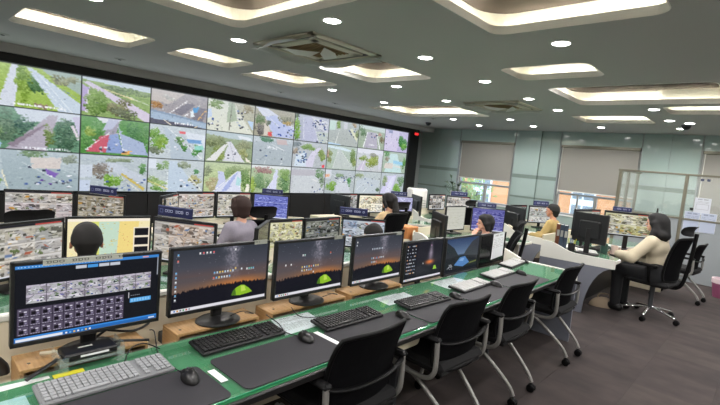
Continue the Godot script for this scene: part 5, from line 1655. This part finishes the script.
	cbox(ms, Vector3(0, 0.02, 0), Vector3(0.12, 0.04, 0.14), 0.01)
	put("base", ms, M["black plastic"], mic)
	var mg := st()
	tube(mg, smooth_path([Vector3(0, 0.03, 0), Vector3(0, 0.2, 0), Vector3(0.03, 0.32, 0.02)], 6), 0.006, 8)
	put("gooseneck", mg, M["black plastic"], mic)
	var mh := st()
	tube(mh, [Vector3(0.028, 0.315, 0.018), Vector3(0.05, 0.37, 0.03)], 0.014, 8)
	put("head", mh, M["dark grey"], mic)
	var tray := ["white plastic", "label grey", "cream panel"]
	for i in 3:
		var pp := thing("paper_pile", ["pile of papers left of the woman in lilac", "grey folder pile left of the woman in lilac", "cream paper pile behind the speckled monitor"][i], "papers", Vector3(-4.42, DY + 0.001, [-2.2, -2.5, -1.85][i]), [80, 70, 95][i])
		for j in 4:
			put("sheet_stack", box(Vector3(sin(j * 2.0) * 0.01, 0.012 + j * 0.022, 0), Vector3(0.3, 0.02, 0.22), 0.002), M[tray[(i + j) % 3]], pp)
	var bx := thing("orange_box", "orange brown carton on the floor by the white desk end panel in the aisle", "box", Vector3(-3.52, 0, -4.7), 8)
	put("body", box(Vector3(0, 0.39, 0), Vector3(0.28, 0.78, 0.3), 0.006), mat("orange card", "c08048", 0.7), bx)
	put("lid_flap", box(Vector3(0, 0.784, 0.08), Vector3(0.28, 0.006, 0.14), 0.002), M["orange card"], bx)

func right_desk() -> void:
	var t := thing("curved_desk", "curved desk of the woman in cream, white and grey end panel facing the camera", "desk", Vector3(-1.25, 0, -6.95), 0.0, "curved operator desks behind the front row")
	var at := -t.position
	end_panel("end_panel", t, -5.77, -2.11, -1.25, 0.79, 0.70, true)
	var a := PackedVector2Array()
	for q in [[-2.11, -5.78], [-1.25, -5.78], [-1.25, -6.0], [-1.42, -6.2], [-1.52, -6.5], [-1.55, -6.9], [-1.5, -7.3], [-1.35, -7.7], [-1.1, -7.9], [-1.1, -8.1], [-1.9, -8.1], [-2.25, -7.6], [-2.25, -6.3]]:
		a.append(Vector2(q[0], q[1]))
	var s := st()
	prism(s, a, 0.655, 0.69)
	put("desk_top", s, M["white panel"], t, at)
	var inn := Geometry2D.offset_polygon(a, -0.02)[0]
	var f := st()
	prism(f, inn, 0.689, 0.694)
	put("green_felt", f, M["green felt"], t, at)
	var g := st()
	prism(g, inn, 0.6955, 0.7)
	put("glass_sheet", g, M["desk glass"], t, at)
	var b := st()
	cbox(b, Vector3(-2.26, 0.4, -6.9), Vector3(0.025, 0.8, 1.4), 0.003)
	cbox(b, Vector3(-1.5, 0.33, -8.08), Vector3(0.8, 0.66, 0.025), 0.003)
	put("back_panel", b, M["cream panel"], t, at)
	put("knee_shade_panel", box(Vector3(-1.7, 0.33, -6.9), Vector3(0.02, 0.66, 2.2), 0.003), M["black plastic"], t, at)  # black sheet standing in for the shade inside the knee space
	var g2 := "monitors of the woman in cream"
	var w0 := span_monitor("big black monitor back facing the camera beside the woman in cream", g2, Vector2(-1.4, -5.88), Vector2(-1.8, -5.92), 1.20, 0.36, cctv("grid w0", 240, 3, 3, ["b8b2a4", "a8a498"], 0.2), 0.70)
	var w1 := span_monitor("dark monitor between the black monitor back and the yellow green camera monitor", g2, Vector2(-1.86, -6.1), Vector2(-1.72, -6.68), 1.215, 0.35, cctv("grid w1", 241, 3, 3, ["8c8c80", "a0a090"], 0.2), 0.70)
	span_monitor("yellow green camera monitor beside the head of the woman in cream", g2, Vector2(-1.68, -6.74), Vector2(-1.14, -7.06), 1.215, 0.33, cctv("grid w2", 242, 3, 2, ["b4b07c", "c0bc94", "a4a088", "ccc8a8"], 0.6), 0.70)
	plaque("blue name plate over the yellow green camera monitor", Vector3(-1.60, 1.217, -6.79), Vector3(-1.40, 1.217, -6.91))
	keyboard("black keyboard under the hands of the woman in cream", Vector3(-1.62, 0.701, -6.5), 90, M["key black"], M["black plastic"])
	var mugs := [["dark green mug by the keyboard of the woman in cream", Vector3(-1.5, 0.7005, -6.22), "2c4a42", 0.12], ["pale pink mug beside the dark green mug", Vector3(-1.4, 0.7005, -6.29), "d2bcb2", 0.11]]
	for q in mugs:
		var m := thing("mug", q[0], "mug", q[1], 30)
		var ms := st()
		var h: float = q[3]
		lathe(ms, [Vector2(0, 0), Vector2(0.038, 0), Vector2(0.042, 0.006), Vector2(0.042, h), Vector2(0.037, h), Vector2(0.036, 0.012), Vector2(0, 0.012)], 20)
		put("body", ms, mat("mug " + q[2], q[2], 0.3), m)
		var hs := st()
		tube(hs, smooth_path([Vector3(0.04, h * 0.8, 0), Vector3(0.068, h * 0.7, 0), Vector3(0.07, h * 0.4, 0), Vector3(0.04, h * 0.22, 0)], 4), 0.006, 8)
		put("handle", hs, M["mug " + q[2]], m)
	var fl := [["orange brown file standing left of the black monitor back", Vector3(-2.0, 0.701, -5.98), "6f4026"], ["blue grey file standing beside the orange brown file", Vector3(-1.945, 0.701, -5.95), "38495a"], ["second blue grey file against the black monitor back", Vector3(-1.89, 0.701, -5.93), "2c3a4a"]]
	for q in fl:
		var m := thing("standing_file", q[0], "file", q[1], 20, "files standing by the white end panel")
		var cv := st()
		for sg in [-1, 1]: cbox(cv, Vector3(sg * 0.022, 0.155, 0), Vector3(0.003, 0.31, 0.24), 0.001)
		cbox(cv, Vector3(0, 0.155, 0.1185), Vector3(0.047, 0.31, 0.003), 0.001)
		put("cover", cv, mat("file " + q[2], q[2], 0.5), m)
		put("pages", box(Vector3(0, 0.15, 0), Vector3(0.036, 0.29, 0.23), 0.001), M["paper white"], m)
		put("spine_label", box(Vector3(0, 0.2, 0.121), Vector3(0.03, 0.08, 0.002), 0.0), M["label grey"], m)
	var pc := thing("pen_cup", "dark pen cup with yellow pens below the black monitor back", "pen cup", Vector3(-1.78, 0.7005, -5.87))
	var ps := st()
	lathe(ps, [Vector2(0, 0), Vector2(0.04, 0), Vector2(0.042, 0.1), Vector2(0.038, 0.1), Vector2(0.036, 0.01), Vector2(0, 0.01)], 16)
	put("cup", ps, M["black plastic"], pc)
	for i in 5:
		var pe := st()
		tube(pe, [Vector3(cos(i * 1.3) * 0.02, 0.015, sin(i * 1.3) * 0.02), Vector3(cos(i * 1.3) * 0.045, 0.16, sin(i * 1.3) * 0.045)], 0.004, 6)
		put("pen", pe, [M["yellow"], mat("pen blue", "3a5aa0", 0.4)][i % 2], pc)
	for i in 3:
		var pm := paper_mat("desk paper", "d8d8d4", 8, 22)
		paper(["white sheet below the black monitor back", "white sheet between the mugs and the files", "white sheet under the yellow green camera monitor"][i], "paper_sheet", [[Vector2(-1.75, -5.98), Vector2(-1.85, -6.25), Vector2(-1.62, -6.33), Vector2(-1.52, -6.06)], [Vector2(-1.98, -6.1), Vector2(-2.05, -6.36), Vector2(-1.86, -6.42), Vector2(-1.8, -6.15)], [Vector2(-1.75, -6.98), Vector2(-1.72, -7.2), Vector2(-1.5, -7.2), Vector2(-1.5, -6.98)]][i], 0.7012 + i * 0.0002, pm)
	task_chair("black swivel chair with chrome legs under the woman in cream", Vector3(-0.96, 0, -6.44), 78, "black swivel chairs of the operators", 0.05)
	var bag := thing("cream_bag", "pale bag on the floor under the desk of the woman in cream", "bag", Vector3(-1.45, 0, -6.35), 30)
	var bs := st()
	dome(bs, Vector3(0, 0.0, 0), Vector3(0.17, 0.12, 0.09), 14, 6)
	put("body", bs, mat("bag cream", "8a7a66", 0.8), bag)
	var bh := st()
	tube(bh, smooth_path([Vector3(-0.08, 0.1, 0), Vector3(-0.05, 0.16, 0), Vector3(0.05, 0.16, 0), Vector3(0.08, 0.1, 0)], 4), 0.008, 6)
	put("handle", bh, M["bag cream"], bag)

func partition() -> void:
	var t := thing("glass_partition", "metal framed glass booth partition with a grey lower panel and papers", "partition", Vector3(-1.0, 0, -9.5))
	var at := -t.position
	var z := -9.5
	for x in [-2.19, -1.17, 0.1, 1.4]:
		put("post", box(Vector3(x, 0.92, z), Vector3(0.06 if x < -2 else 0.05, 1.84, 0.05), 0.004), M["olive metal"], t, at)
	put("top_rail", box(Vector3(-0.4, 1.845, z), Vector3(3.66, 0.035, 0.055), 0.004), M["olive metal"], t, at)
	for s in [[-2.19, -1.17], [-1.17, 0.1], [0.1, 1.4]]:
		var xm: float = (s[0] + s[1]) / 2
		var w: float = s[1] - s[0] - 0.05
		put("pane", box(Vector3(xm, 1.46, z), Vector3(w, 0.72, 0.008), 0.0), M["booth glass"], t, at)
		put("lower_panel", box(Vector3(xm, 0.54, z), Vector3(w, 1.06, 0.03), 0.003), mat("booth grey", "878d90", 0.6), t, at)
		put("ledge", box(Vector3(xm, 1.085, z), Vector3(w, 0.03, 0.05), 0.003), M["olive metal"], t, at)
	for zz in [-10.1, -10.9]:
		put("post", box(Vector3(-2.19, 0.92, zz), Vector3(0.05, 1.84, 0.06), 0.004), M["olive metal"], t, at)
	put("side_rail", box(Vector3(-2.19, 1.845, -10.3), Vector3(0.05, 0.035, 1.6), 0.004), M["olive metal"], t, at)
	for q in [[-9.525, -10.07], [-10.13, -10.87]]:
		put("pane", box(Vector3(-2.19, 0.95, (q[0] + q[1]) / 2), Vector3(0.008, 1.74, absf(q[1] - q[0])), 0.0), M["booth glass"], t, at)
	put("latch", box(Vector3(-1.52, 1.15, z + 0.03), Vector3(0.025, 0.12, 0.03), 0.004), M["black plastic"], t, at)
	put("door_stop", box(Vector3(-1.04, 1.27, z + 0.02), Vector3(0.05, 0.04, 0.03), 0.004), M["black plastic"], t, at)
	var pale := ["9fa8bc", "a4adc0"]
	for k in 2:
		var p := thing("blue_poster", ["pale blue sheet on the booth panel, left of the two", "pale blue sheet on the booth panel, right of the two"][k], "poster", Vector3([-1.015, -0.79][k], 1.06, z + 0.0175))
		var s := st()
		uvquad(s, Vector3(-0.105, 0.16, 0.001), Vector3(0.105, 0.16, 0.001), Vector3(0.105, -0.17, 0.001), Vector3(-0.105, -0.17, 0.001), Vector3.BACK)
		put("sheet", s, paper_mat("blue sheet %d" % k, pale[k], 4, 50 + k), p)
		put("backing", box(Vector3(0, -0.005, -0.001), Vector3(0.214, 0.335, 0.002), 0.0), M["paper white"], p)
	var n := thing("notice", "white boxed notice taped on the booth glass", "notice", Vector3(-0.9, 1.33, z + 0.006))
	var ns := st()
	uvquad(ns, Vector3(-0.11, 0.14, 0.0015), Vector3(0.11, 0.14, 0.0015), Vector3(0.11, -0.14, 0.0015), Vector3(-0.11, -0.14, 0.0015), Vector3.BACK)
	put("sheet", ns, paper_mat("boxed notice", "b8bcc4", 2, 60, true), n)
	put("backing", box(Vector3.ZERO, Vector3(0.222, 0.282, 0.002), 0.0), M["paper white"], n)
	for k in 2:
		var q := st()
		cbox(q, Vector3.ZERO, Vector3(0.045, 0.04, 0.004), 0.001)
		tag(put("dark_sticker", q, mat("sticker dark", "3a4058", 0.5), null, Vector3(-0.955 + k * 0.085, 1.775, z + 0.006)), ["small dark sticker on the booth glass, left one", "small dark sticker on the booth glass, right one"][k], "sticker", "dark stickers on the booth glass")
	var bn := thing("bin", "small pink and white bin at the right edge by the booth", "bin", Vector3(-0.42, 0, -8.75))
	var bs := st()
	lathe(bs, [Vector2(0, 0), Vector2(0.11, 0), Vector2(0.14, 0.2), Vector2(0.14, 0.24), Vector2(0.13, 0.24), Vector2(0.1, 0.01), Vector2(0, 0.01)], 20)
	put("body", bs, mat("bin pink", "8a4a68", 0.5), bn)
	var rs := st()
	lathe(rs, [Vector2(0.13, 0.22), Vector2(0.15, 0.22), Vector2(0.15, 0.29), Vector2(0.13, 0.29), Vector2(0.13, 0.22)], 20)
	put("lid", rs, mat("bin rim", "d8c4c8", 0.5), bn)

# ---------------------------------------------------------------- people: a field of joined tapered capsules, meshed as surface nets
func bone(a: Vector3, b: Vector3, ra: float, rb: float) -> Array:
	return [a, b, ra, rb]

func nets(s: SurfaceTool, bones: Array, cell: float, k: float) -> void:
	var lo := Vector3(1e9, 1e9, 1e9)
	var hi := -lo
	for b in bones:
		var r := Vector3.ONE * (maxf(b[2], b[3]) + cell * 2.0)
		lo = lo.min(b[0] - r).min(b[1] - r)
		hi = hi.max(b[0] + r).max(b[1] + r)
	var n := Vector3i(((hi - lo) / cell).ceil()) + Vector3i.ONE
	var sy := n.x
	var sz := n.x * n.y
	var f := PackedFloat32Array()
	f.resize(n.x * n.y * n.z)
	f.fill(1.0)
	for b in bones:
		var a: Vector3 = b[0]
		var ab: Vector3 = b[1] - a
		var l2 := maxf(ab.length_squared(), 1e-9)
		var ra: float = b[2]
		var dr: float = b[3] - ra
		var r := Vector3.ONE * (maxf(b[2], b[3]) + k + cell * 2.0)
		var i0 := Vector3i(((a.min(b[1]) - r - lo) / cell).floor()).clamp(Vector3i.ZERO, n - Vector3i.ONE)
		var i1 := Vector3i(((a.max(b[1]) + r - lo) / cell).ceil()).clamp(Vector3i.ZERO, n - Vector3i.ONE)
		for z in range(i0.z, i1.z + 1):
			for y in range(i0.y, i1.y + 1):
				var row := z * sz + y * sy
				for x in range(i0.x, i1.x + 1):
					var p := lo + Vector3(x, y, z) * cell - a
					var t := clampf(p.dot(ab) / l2, 0.0, 1.0)
					var d := (p - ab * t).length() - ra - dr * t
					var o := f[row + x]
					var h := k - absf(o - d)
					f[row + x] = minf(o, d) - (h * h * 0.25 / k if h > 0.0 else 0.0)
	var at := {}
	var pts := PackedVector3Array()
	var nor := PackedVector3Array()
	var off := [0, 1, sy, sy + 1, sz, sz + 1, sz + sy, sz + sy + 1]
	for z in n.z - 1:
		for y in n.y - 1:
			for x in n.x - 1:
				var i := z * sz + y * sy + x
				if absf(f[i]) > cell * 2.5: continue
				var inside := 0
				for q in 8:
					if f[i + off[q]] < 0.0: inside += 1
				if inside == 0 or inside == 8: continue
				var c := Vector3.ZERO
				var m := 0
				for e in [[0, 1], [2, 3], [4, 5], [6, 7], [0, 2], [1, 3], [4, 6], [5, 7], [0, 4], [1, 5], [2, 6], [3, 7]]:
					var u := f[i + off[e[0]]]
					var v := f[i + off[e[1]]]
					if (u < 0.0) != (v < 0.0):
						var t := u / (u - v)
						var pa := Vector3(e[0] & 1, (e[0] >> 1) & 1, e[0] >> 2)
						var pb := Vector3(e[1] & 1, (e[1] >> 1) & 1, e[1] >> 2)
						c += pa.lerp(pb, t); m += 1
				at[i] = pts.size()
				pts.append(lo + (Vector3(x, y, z) + c / m) * cell)
				var g := Vector3(f[i + 1] + f[i + 1 + sy] + f[i + 1 + sz] + f[i + 1 + sy + sz] - f[i] - f[i + sy] - f[i + sz] - f[i + sy + sz], f[i + sy] + f[i + sy + 1] + f[i + sy + sz] + f[i + 1 + sy + sz] - f[i] - f[i + 1] - f[i + sz] - f[i + 1 + sz], f[i + sz] + f[i + sz + 1] + f[i + sz + sy] + f[i + 1 + sy + sz] - f[i] - f[i + 1] - f[i + sy] - f[i + 1 + sy])
				nor.append(g.normalized())
	for i in at:
		for ax in 3:
			var step: int = [1, sy, sz][ax]
			var u: int = [sy, sz, 1][ax]
			var v: int = [sz, 1, sy][ax]
			if (f[i] < 0.0) == (f[i + step] < 0.0): continue
			if not (at.has(i - u) and at.has(i - v) and at.has(i - u - v)): continue
			var q := [at[i], at[i - u], at[i - u - v], at[i - v]]
			quadn(s, [pts[q[0]], pts[q[1]], pts[q[2]], pts[q[3]]], [nor[q[0]], nor[q[1]], nor[q[2]], nor[q[3]]])

func hand_bones(w: Vector3, dir: Vector3, palm: Vector3, side: float, curl: float) -> Array:
	# w wrist, dir towards the fingers, palm the way the palm faces, side +1 right hand
	dir = dir.normalized()
	var across := dir.cross(palm).normalized() * side
	palm = across.cross(dir).normalized() * side
	var out := []
	for q in 4:
		var o := (q - 1.5) * 0.021
		var root := w + dir * (0.085 - absf(q - 1.2) * 0.005) + across * o
		out.append(bone(w + across * o * 0.55 + dir * 0.012, root, 0.015, 0.0115))
		var len: float = [0.07, 0.078, 0.073, 0.056][q]
		var p := root
		var d := dir
		for j in 3:
			d = (d + palm * curl * (0.5 + j * 0.45)).normalized()
			var e: Vector3 = p + d * len * [0.45, 0.31, 0.24][j]
			out.append(bone(p, e, 0.0093 - j * 0.001, 0.0083 - j * 0.001))
			p = e
	var tb := w + dir * 0.03 - across * 0.03
	var tm := tb - across * 0.028 + dir * 0.035 + palm * 0.012
	out.append(bone(w + dir * 0.012 - across * 0.012, tb, 0.016, 0.013))
	out.append(bone(tb, tm, 0.012, 0.0098))
	out.append(bone(tm, tm + dir * 0.028 + across * 0.008 + palm * 0.008, 0.0096, 0.0078))
	return out

# a seated person at a swivel chair; local frame looks along -z.  spec: lean, head (offset of the head centre), turn of the head, hands [left, right] wrist positions, elbows, hair style
func person(label: String, at: Vector3, turn: float, sc: float, spec: Dictionary) -> void:
	var t := thing("person", label, "person", at, turn)
	t.scale = Vector3.ONE * sc
	var lean: float = spec.get("lean", 0.0)
	var hip := Vector3(0, 0.56, 0.02)
	var chest := Vector3(0, 0.88, -0.01 - lean * 0.6)
	var neck := Vector3(0, 1.02, 0.0 - lean)
	var head: Vector3 = neck + Vector3(0, 0.15, -0.025) + spec.get("head", Vector3.ZERO)
	var hb := Basis.from_euler(spec.get("look", Vector3.ZERO))       # turn of the head
	var shx: float = spec.get("shoulder", 0.165)
	var body := []
	body.append(bone(hip + Vector3(-0.07, 0, 0), hip + Vector3(0.07, 0, 0), 0.108, 0.108))
	body.append(bone(hip + Vector3(0, 0.06, 0), chest, 0.105, 0.112))
	body.append(bone(chest + Vector3(-0.06, 0.0, 0), chest + Vector3(0.06, 0.0, 0), 0.107, 0.107))
	body.append(bone(chest + Vector3(-shx + 0.03, 0.075, -lean * 0.2), chest + Vector3(shx - 0.03, 0.075, -lean * 0.2), 0.06, 0.06))
	body.append(bone(neck + Vector3(0, -0.05, 0.01), head + hb * Vector3(0, -0.06, 0.015), 0.056, 0.05))
	var shirt := body.slice(0, 4)
	var hands := []
	for k in 2:
		var sg := -1.0 if k == 0 else 1.0
		var sh := chest + Vector3(sg * shx, 0.07, -lean * 0.2)
		var el: Vector3 = spec.elbows[k]
		var wr: Vector3 = spec.wrists[k]
		body.append(bone(sh, el, 0.05, 0.04))
		body.append(bone(el, wr, 0.04, 0.027))
		shirt.append(bone(sh, el, 0.062, 0.052))
		var cuff: float = spec.get("sleeve", 0.85)
		if cuff > 0.0: shirt.append(bone(el, el.lerp(wr, cuff), 0.052, 0.042))
		var dir: Vector3 = spec.get("fingers", [wr - el, wr - el])[k]
		var pm: Vector3 = spec.get("palms", [Vector3.DOWN, Vector3.DOWN])[k]
		hands.append_array(hand_bones(wr, dir, pm, sg, spec.get("curl", 0.45)))
		var kn := Vector3(sg * 0.1, 0.53, -0.4)
		var an := Vector3(sg * 0.11, 0.09, -0.38)
		body.append(bone(hip + Vector3(sg * 0.08, -0.02, 0), kn, 0.085, 0.06))
		body.append(bone(kn, an, 0.058, 0.038))
		body.append(bone(an + Vector3(0, -0.04, 0.04), an + Vector3(0, -0.05, -0.14), 0.042, 0.03))
	var s := st()
	nets(s, body, 0.014, 0.04)
	# head: skull, jaw, nose, ears
	var hd := []
	for q in [[0, 0.03, 0.025, 0, 0.03, -0.02, 0.082, 0.078], [0, -0.01, -0.03, 0, -0.075, -0.058, 0.062, 0.032], [-0.03, -0.04, -0.03, 0.03, -0.04, -0.03, 0.036, 0.036], [0, 0.0, -0.09, 0, -0.025, -0.108, 0.009, 0.013], [-0.08, 0.0, 0.0, -0.085, -0.03, -0.005, 0.013, 0.009], [0.08, 0.0, 0.0, 0.085, -0.03, -0.005, 0.013, 0.009], [-0.03, 0.022, -0.085, 0.03, 0.022, -0.085, 0.014, 0.014], [-0.012, -0.052, -0.088, 0.012, -0.052, -0.088, 0.011, 0.011]]:
		hd.append(bone(head + hb * Vector3(q[0], q[1], q[2]), head + hb * Vector3(q[3], q[4], q[5]), q[6], q[7]))
	nets(s, hd, 0.0065, 0.012)
	nets(s, hands, 0.0045, 0.004)
	var tone: String = spec.get("skin", "c99a80")
	var skin := mat("skin " + tone, tone, 0.55)
	skin.subsurf_scatter_enabled = true
	skin.subsurf_scatter_strength = 0.08
	put("body", s, skin, t)
	var ey := st()
	for sg in [-1.0, 1.0]:
		dome(ey, head + hb * Vector3(sg * 0.032, -0.002, -0.082), Vector3(0.014, 0.007, 0.012), 8, 4, -PI / 2)
		cbox(ey, Vector3.ZERO, Vector3(0.036, 0.006, 0.006), 0.002, Transform3D(hb, head + hb * Vector3(sg * 0.034, 0.024, -0.096)))
	put("eyes", ey, mat("eye dark", "1c1512", 0.3), t)
	var mo := st()
	cbox(mo, Vector3.ZERO, Vector3(0.04, 0.011, 0.008), 0.004, Transform3D(hb, head + hb * Vector3(0, -0.053, -0.097)))
	put("mouth", mo, mat("lips", "a4584e", 0.5), t)
	# clothes
	var cl := st()
	var fat := []
	for b in shirt: fat.append(bone(b[0], b[1], b[2] + spec.get("loose", 0.014), b[3] + spec.get("loose", 0.014)))
	fat.append(bone(neck + Vector3(-0.03, -0.045, 0.01), neck + Vector3(0.03, -0.045, 0.01), 0.06, 0.06))
	nets(cl, fat, 0.013, 0.03)
	put("shirt", cl, spec.cloth, t)
	var tr := st()
	var legs := []
	for sg in [-1.0, 1.0]:
		legs.append(bone(hip + Vector3(sg * 0.07, -0.02, 0), hip + Vector3(sg * 0.07, 0.02, 0), 0.135, 0.128))
		legs.append(bone(hip + Vector3(sg * 0.08, -0.02, 0), Vector3(sg * 0.1, 0.53, -0.4), 0.098, 0.075))
		legs.append(bone(Vector3(sg * 0.1, 0.53, -0.4), Vector3(sg * 0.11, 0.095, -0.38), 0.073, 0.058))
	nets(tr, legs, 0.016, 0.03)
	put("trousers", tr, mat(spec.get("trousers", "trousers dark"), "0f1013", 0.9), t)
	var sho := st()
	for sg in [-1.0, 1.0]:
		nets(sho, [bone(Vector3(sg * 0.11, 0.05, -0.33), Vector3(sg * 0.11, 0.042, -0.52), 0.052, 0.042)], 0.014, 0.02)
	put("shoes", sho, M["black plastic"], t)
	# hair
	var hr := []
	var style: String = spec.get("hair", "short")
	for q in [[0, 0.05, 0.035, 0, 0.055, -0.015, 0.083, 0.079], [0, 0.01, 0.05, 0, -0.055, 0.055, 0.077, 0.052], [-0.056, 0.03, 0.005, -0.058, 0.02, 0.035, 0.03, 0.028], [0.056, 0.03, 0.005, 0.058, 0.02, 0.035, 0.03, 0.028]]:
		hr.append(bone(head + hb * Vector3(q[0], q[1], q[2]), head + hb * Vector3(q[3], q[4], q[5]), q[6], q[7]))
	if style != "short":
		for sg in [-1.0, 1.0]:
			hr.append(bone(head + hb * Vector3(sg * 0.055, 0.07, -0.04), head + hb * Vector3(sg * 0.082, 0.0, -0.02), 0.038, 0.026))
			hr.append(bone(head + hb * Vector3(sg * 0.082, 0.0, -0.015), head + hb * Vector3(sg * 0.08, -0.07, 0.02), 0.027, 0.026))
		hr.append(bone(head + hb * Vector3(-0.03, 0.075, -0.062), head + hb * Vector3(0.03, 0.075, -0.062), 0.028, 0.028))
	match style:
		"bob":
			hr.append(bone(head + hb * Vector3(0, 0.02, 0.05), head + hb * Vector3(0, -0.05, 0.055), 0.08, 0.066))
			for sg in [-1.0, 1.0]: hr.append(bone(head + hb * Vector3(sg * 0.07, 0.0, 0.02), head + hb * Vector3(sg * 0.072, -0.075, 0.025), 0.034, 0.028))
		"long":
			hr.append(bone(head + hb * Vector3(0, 0.02, 0.05), head + Vector3(0, -0.13, 0.08), 0.092, 0.085))
			for sg in [-1.0, 1.0]:
				hr.append(bone(head + hb * Vector3(sg * 0.07, 0.0, 0.02), head + Vector3(sg * 0.095, -0.12, 0.05), 0.045, 0.05))
				hr.append(bone(head + Vector3(sg * 0.1, -0.11, 0.03), head + Vector3(sg * 0.125, -0.155, 0.01), 0.05, 0.034))
			hr.append(bone(head + Vector3(-0.06, -0.13, 0.09), head + Vector3(0.06, -0.14, 0.09), 0.062, 0.062))
		"ponytail":
			hr.append(bone(head + hb * Vector3(0, 0.06, 0.06), head + hb * Vector3(0, 0.05, 0.115), 0.06, 0.036))
			hr.append(bone(head + hb * Vector3(0, 0.05, 0.115), head + Vector3(0, -0.12, 0.15), 0.036, 0.05))
			hr.append(bone(head + Vector3(0, -0.12, 0.15), head + Vector3(0, -0.33, 0.15), 0.05, 0.022))
	var hs := st()
	nets(hs, hr, 0.008, 0.02)
	put("hair", hs, mat("hair " + spec.get("tint", "0e0b09"), spec.get("tint", "0e0b09"), 0.75), t)

func people() -> void:
	var lilac := noise_mat("lilac cloth", "8d8894", "a39eaa", 0.06, 0.95, Vector3(6, 6, 6), 21)
	var cream := noise_mat("cream cloth", "b5aa92", "cbc0a8", 0.06, 0.95, Vector3(6, 6, 6), 22)
	var yellow := noise_mat("yellow cloth", "94804c", "ac9462", 0.06, 0.95, Vector3(6, 6, 6), 23)
	var beige := noise_mat("beige stripes", "b49a74", "d0b890", 0.12, 0.95, Vector3(2, 12, 2), 24)
	var dark := mat("dark cloth", "1d1e24", 0.95)
	var desk_hands := {"elbows": [Vector3(-0.27, 0.72, -0.12), Vector3(0.27, 0.72, -0.12)], "wrists": [Vector3(-0.14, 0.705, -0.36), Vector3(0.14, 0.705, -0.36)]}
	person("man with short black hair seen from behind before the street map", Vector3(-2.64, 0, -0.75), 78, 0.862, desk_hands.merged({"cloth": dark, "hair": "short", "skin": "a8745a", "tint": "0e0a08", "lean": 0.06}))
	person("woman with a dark bob and lilac grey shirt, seen from behind with one arm raised", Vector3(-3.72, 0, -2.38), 96, 0.88, {
		"cloth": lilac, "shoulder": 0.14, "hair": "bob", "tint": "2c1812", "lean": 0.02, "sleeve": 0.0, "loose": 0.008, "elbows": [Vector3(-0.22, 0.70, -0.08), Vector3(0.31, 0.86, -0.12)], "wrists": [Vector3(-0.14, 0.70, -0.34), Vector3(0.4, 1.0, -0.3)], "fingers": [Vector3(0.2, 0, -1), Vector3(0.3, 0.4, -1)], "skin": "d8a890"})
	person("woman with a long black ponytail and beige top, seen from behind", Vector3(-3.78, 0, -4.68), 92, 0.91, desk_hands.merged({"shoulder": 0.135, "loose": 0.006, "cloth": beige, "hair": "ponytail", "tint": "0b0808"}))
	person("dark haired person bent low behind the fourth front desk monitor", Vector3(-2.36, 0, -2.93), 84, 0.83, desk_hands.merged({"cloth": dark, "hair": "short", "lean": 0.12, "head": Vector3(0, -0.04, -0.06), "look": Vector3(-0.5, 0, 0)}))
	person("woman in black with a dark bob, face turned left and a hand at her mouth", Vector3(-2.4, 0, -4.9), 130, 0.84, {
		"cloth": dark, "hair": "bob", "tint": "0b0808", "lean": 0.06, "skin": "d6a48c", "elbows": [Vector3(-0.24, 0.72, -0.24), Vector3(0.27, 0.72, -0.1)], "wrists": [Vector3(-0.08, 0.98, -0.25), Vector3(0.14, 0.705, -0.34)], "fingers": [Vector3(0.25, 0.8, 0.35), Vector3(0, 0, -1)], "palms": [Vector3(0.5, 0, 0.8), Vector3.DOWN]})
	person("man with short black hair in a yellow shirt, seen from the side", Vector3(-2.5, 0, -7.3), 92, 0.9, desk_hands.merged({"shoulder": 0.14, "loose": 0.008, "cloth": yellow, "hair": "short", "lean": 0.05, "skin": "b98468"}))
	person("woman with shoulder length black hair and loose cream shirt at the right desk", Vector3(-0.93, 0, -6.37), 80, 0.985, {
		"cloth": cream, "hair": "long", "tint": "090707", "lean": 0.06, "loose": 0.012, "skin": "d4a48c", "elbows": [Vector3(-0.29, 0.74, -0.2), Vector3(0.29, 0.74, -0.18)], "wrists": [Vector3(-0.16, 0.735, -0.42), Vector3(0.14, 0.735, -0.42)]})
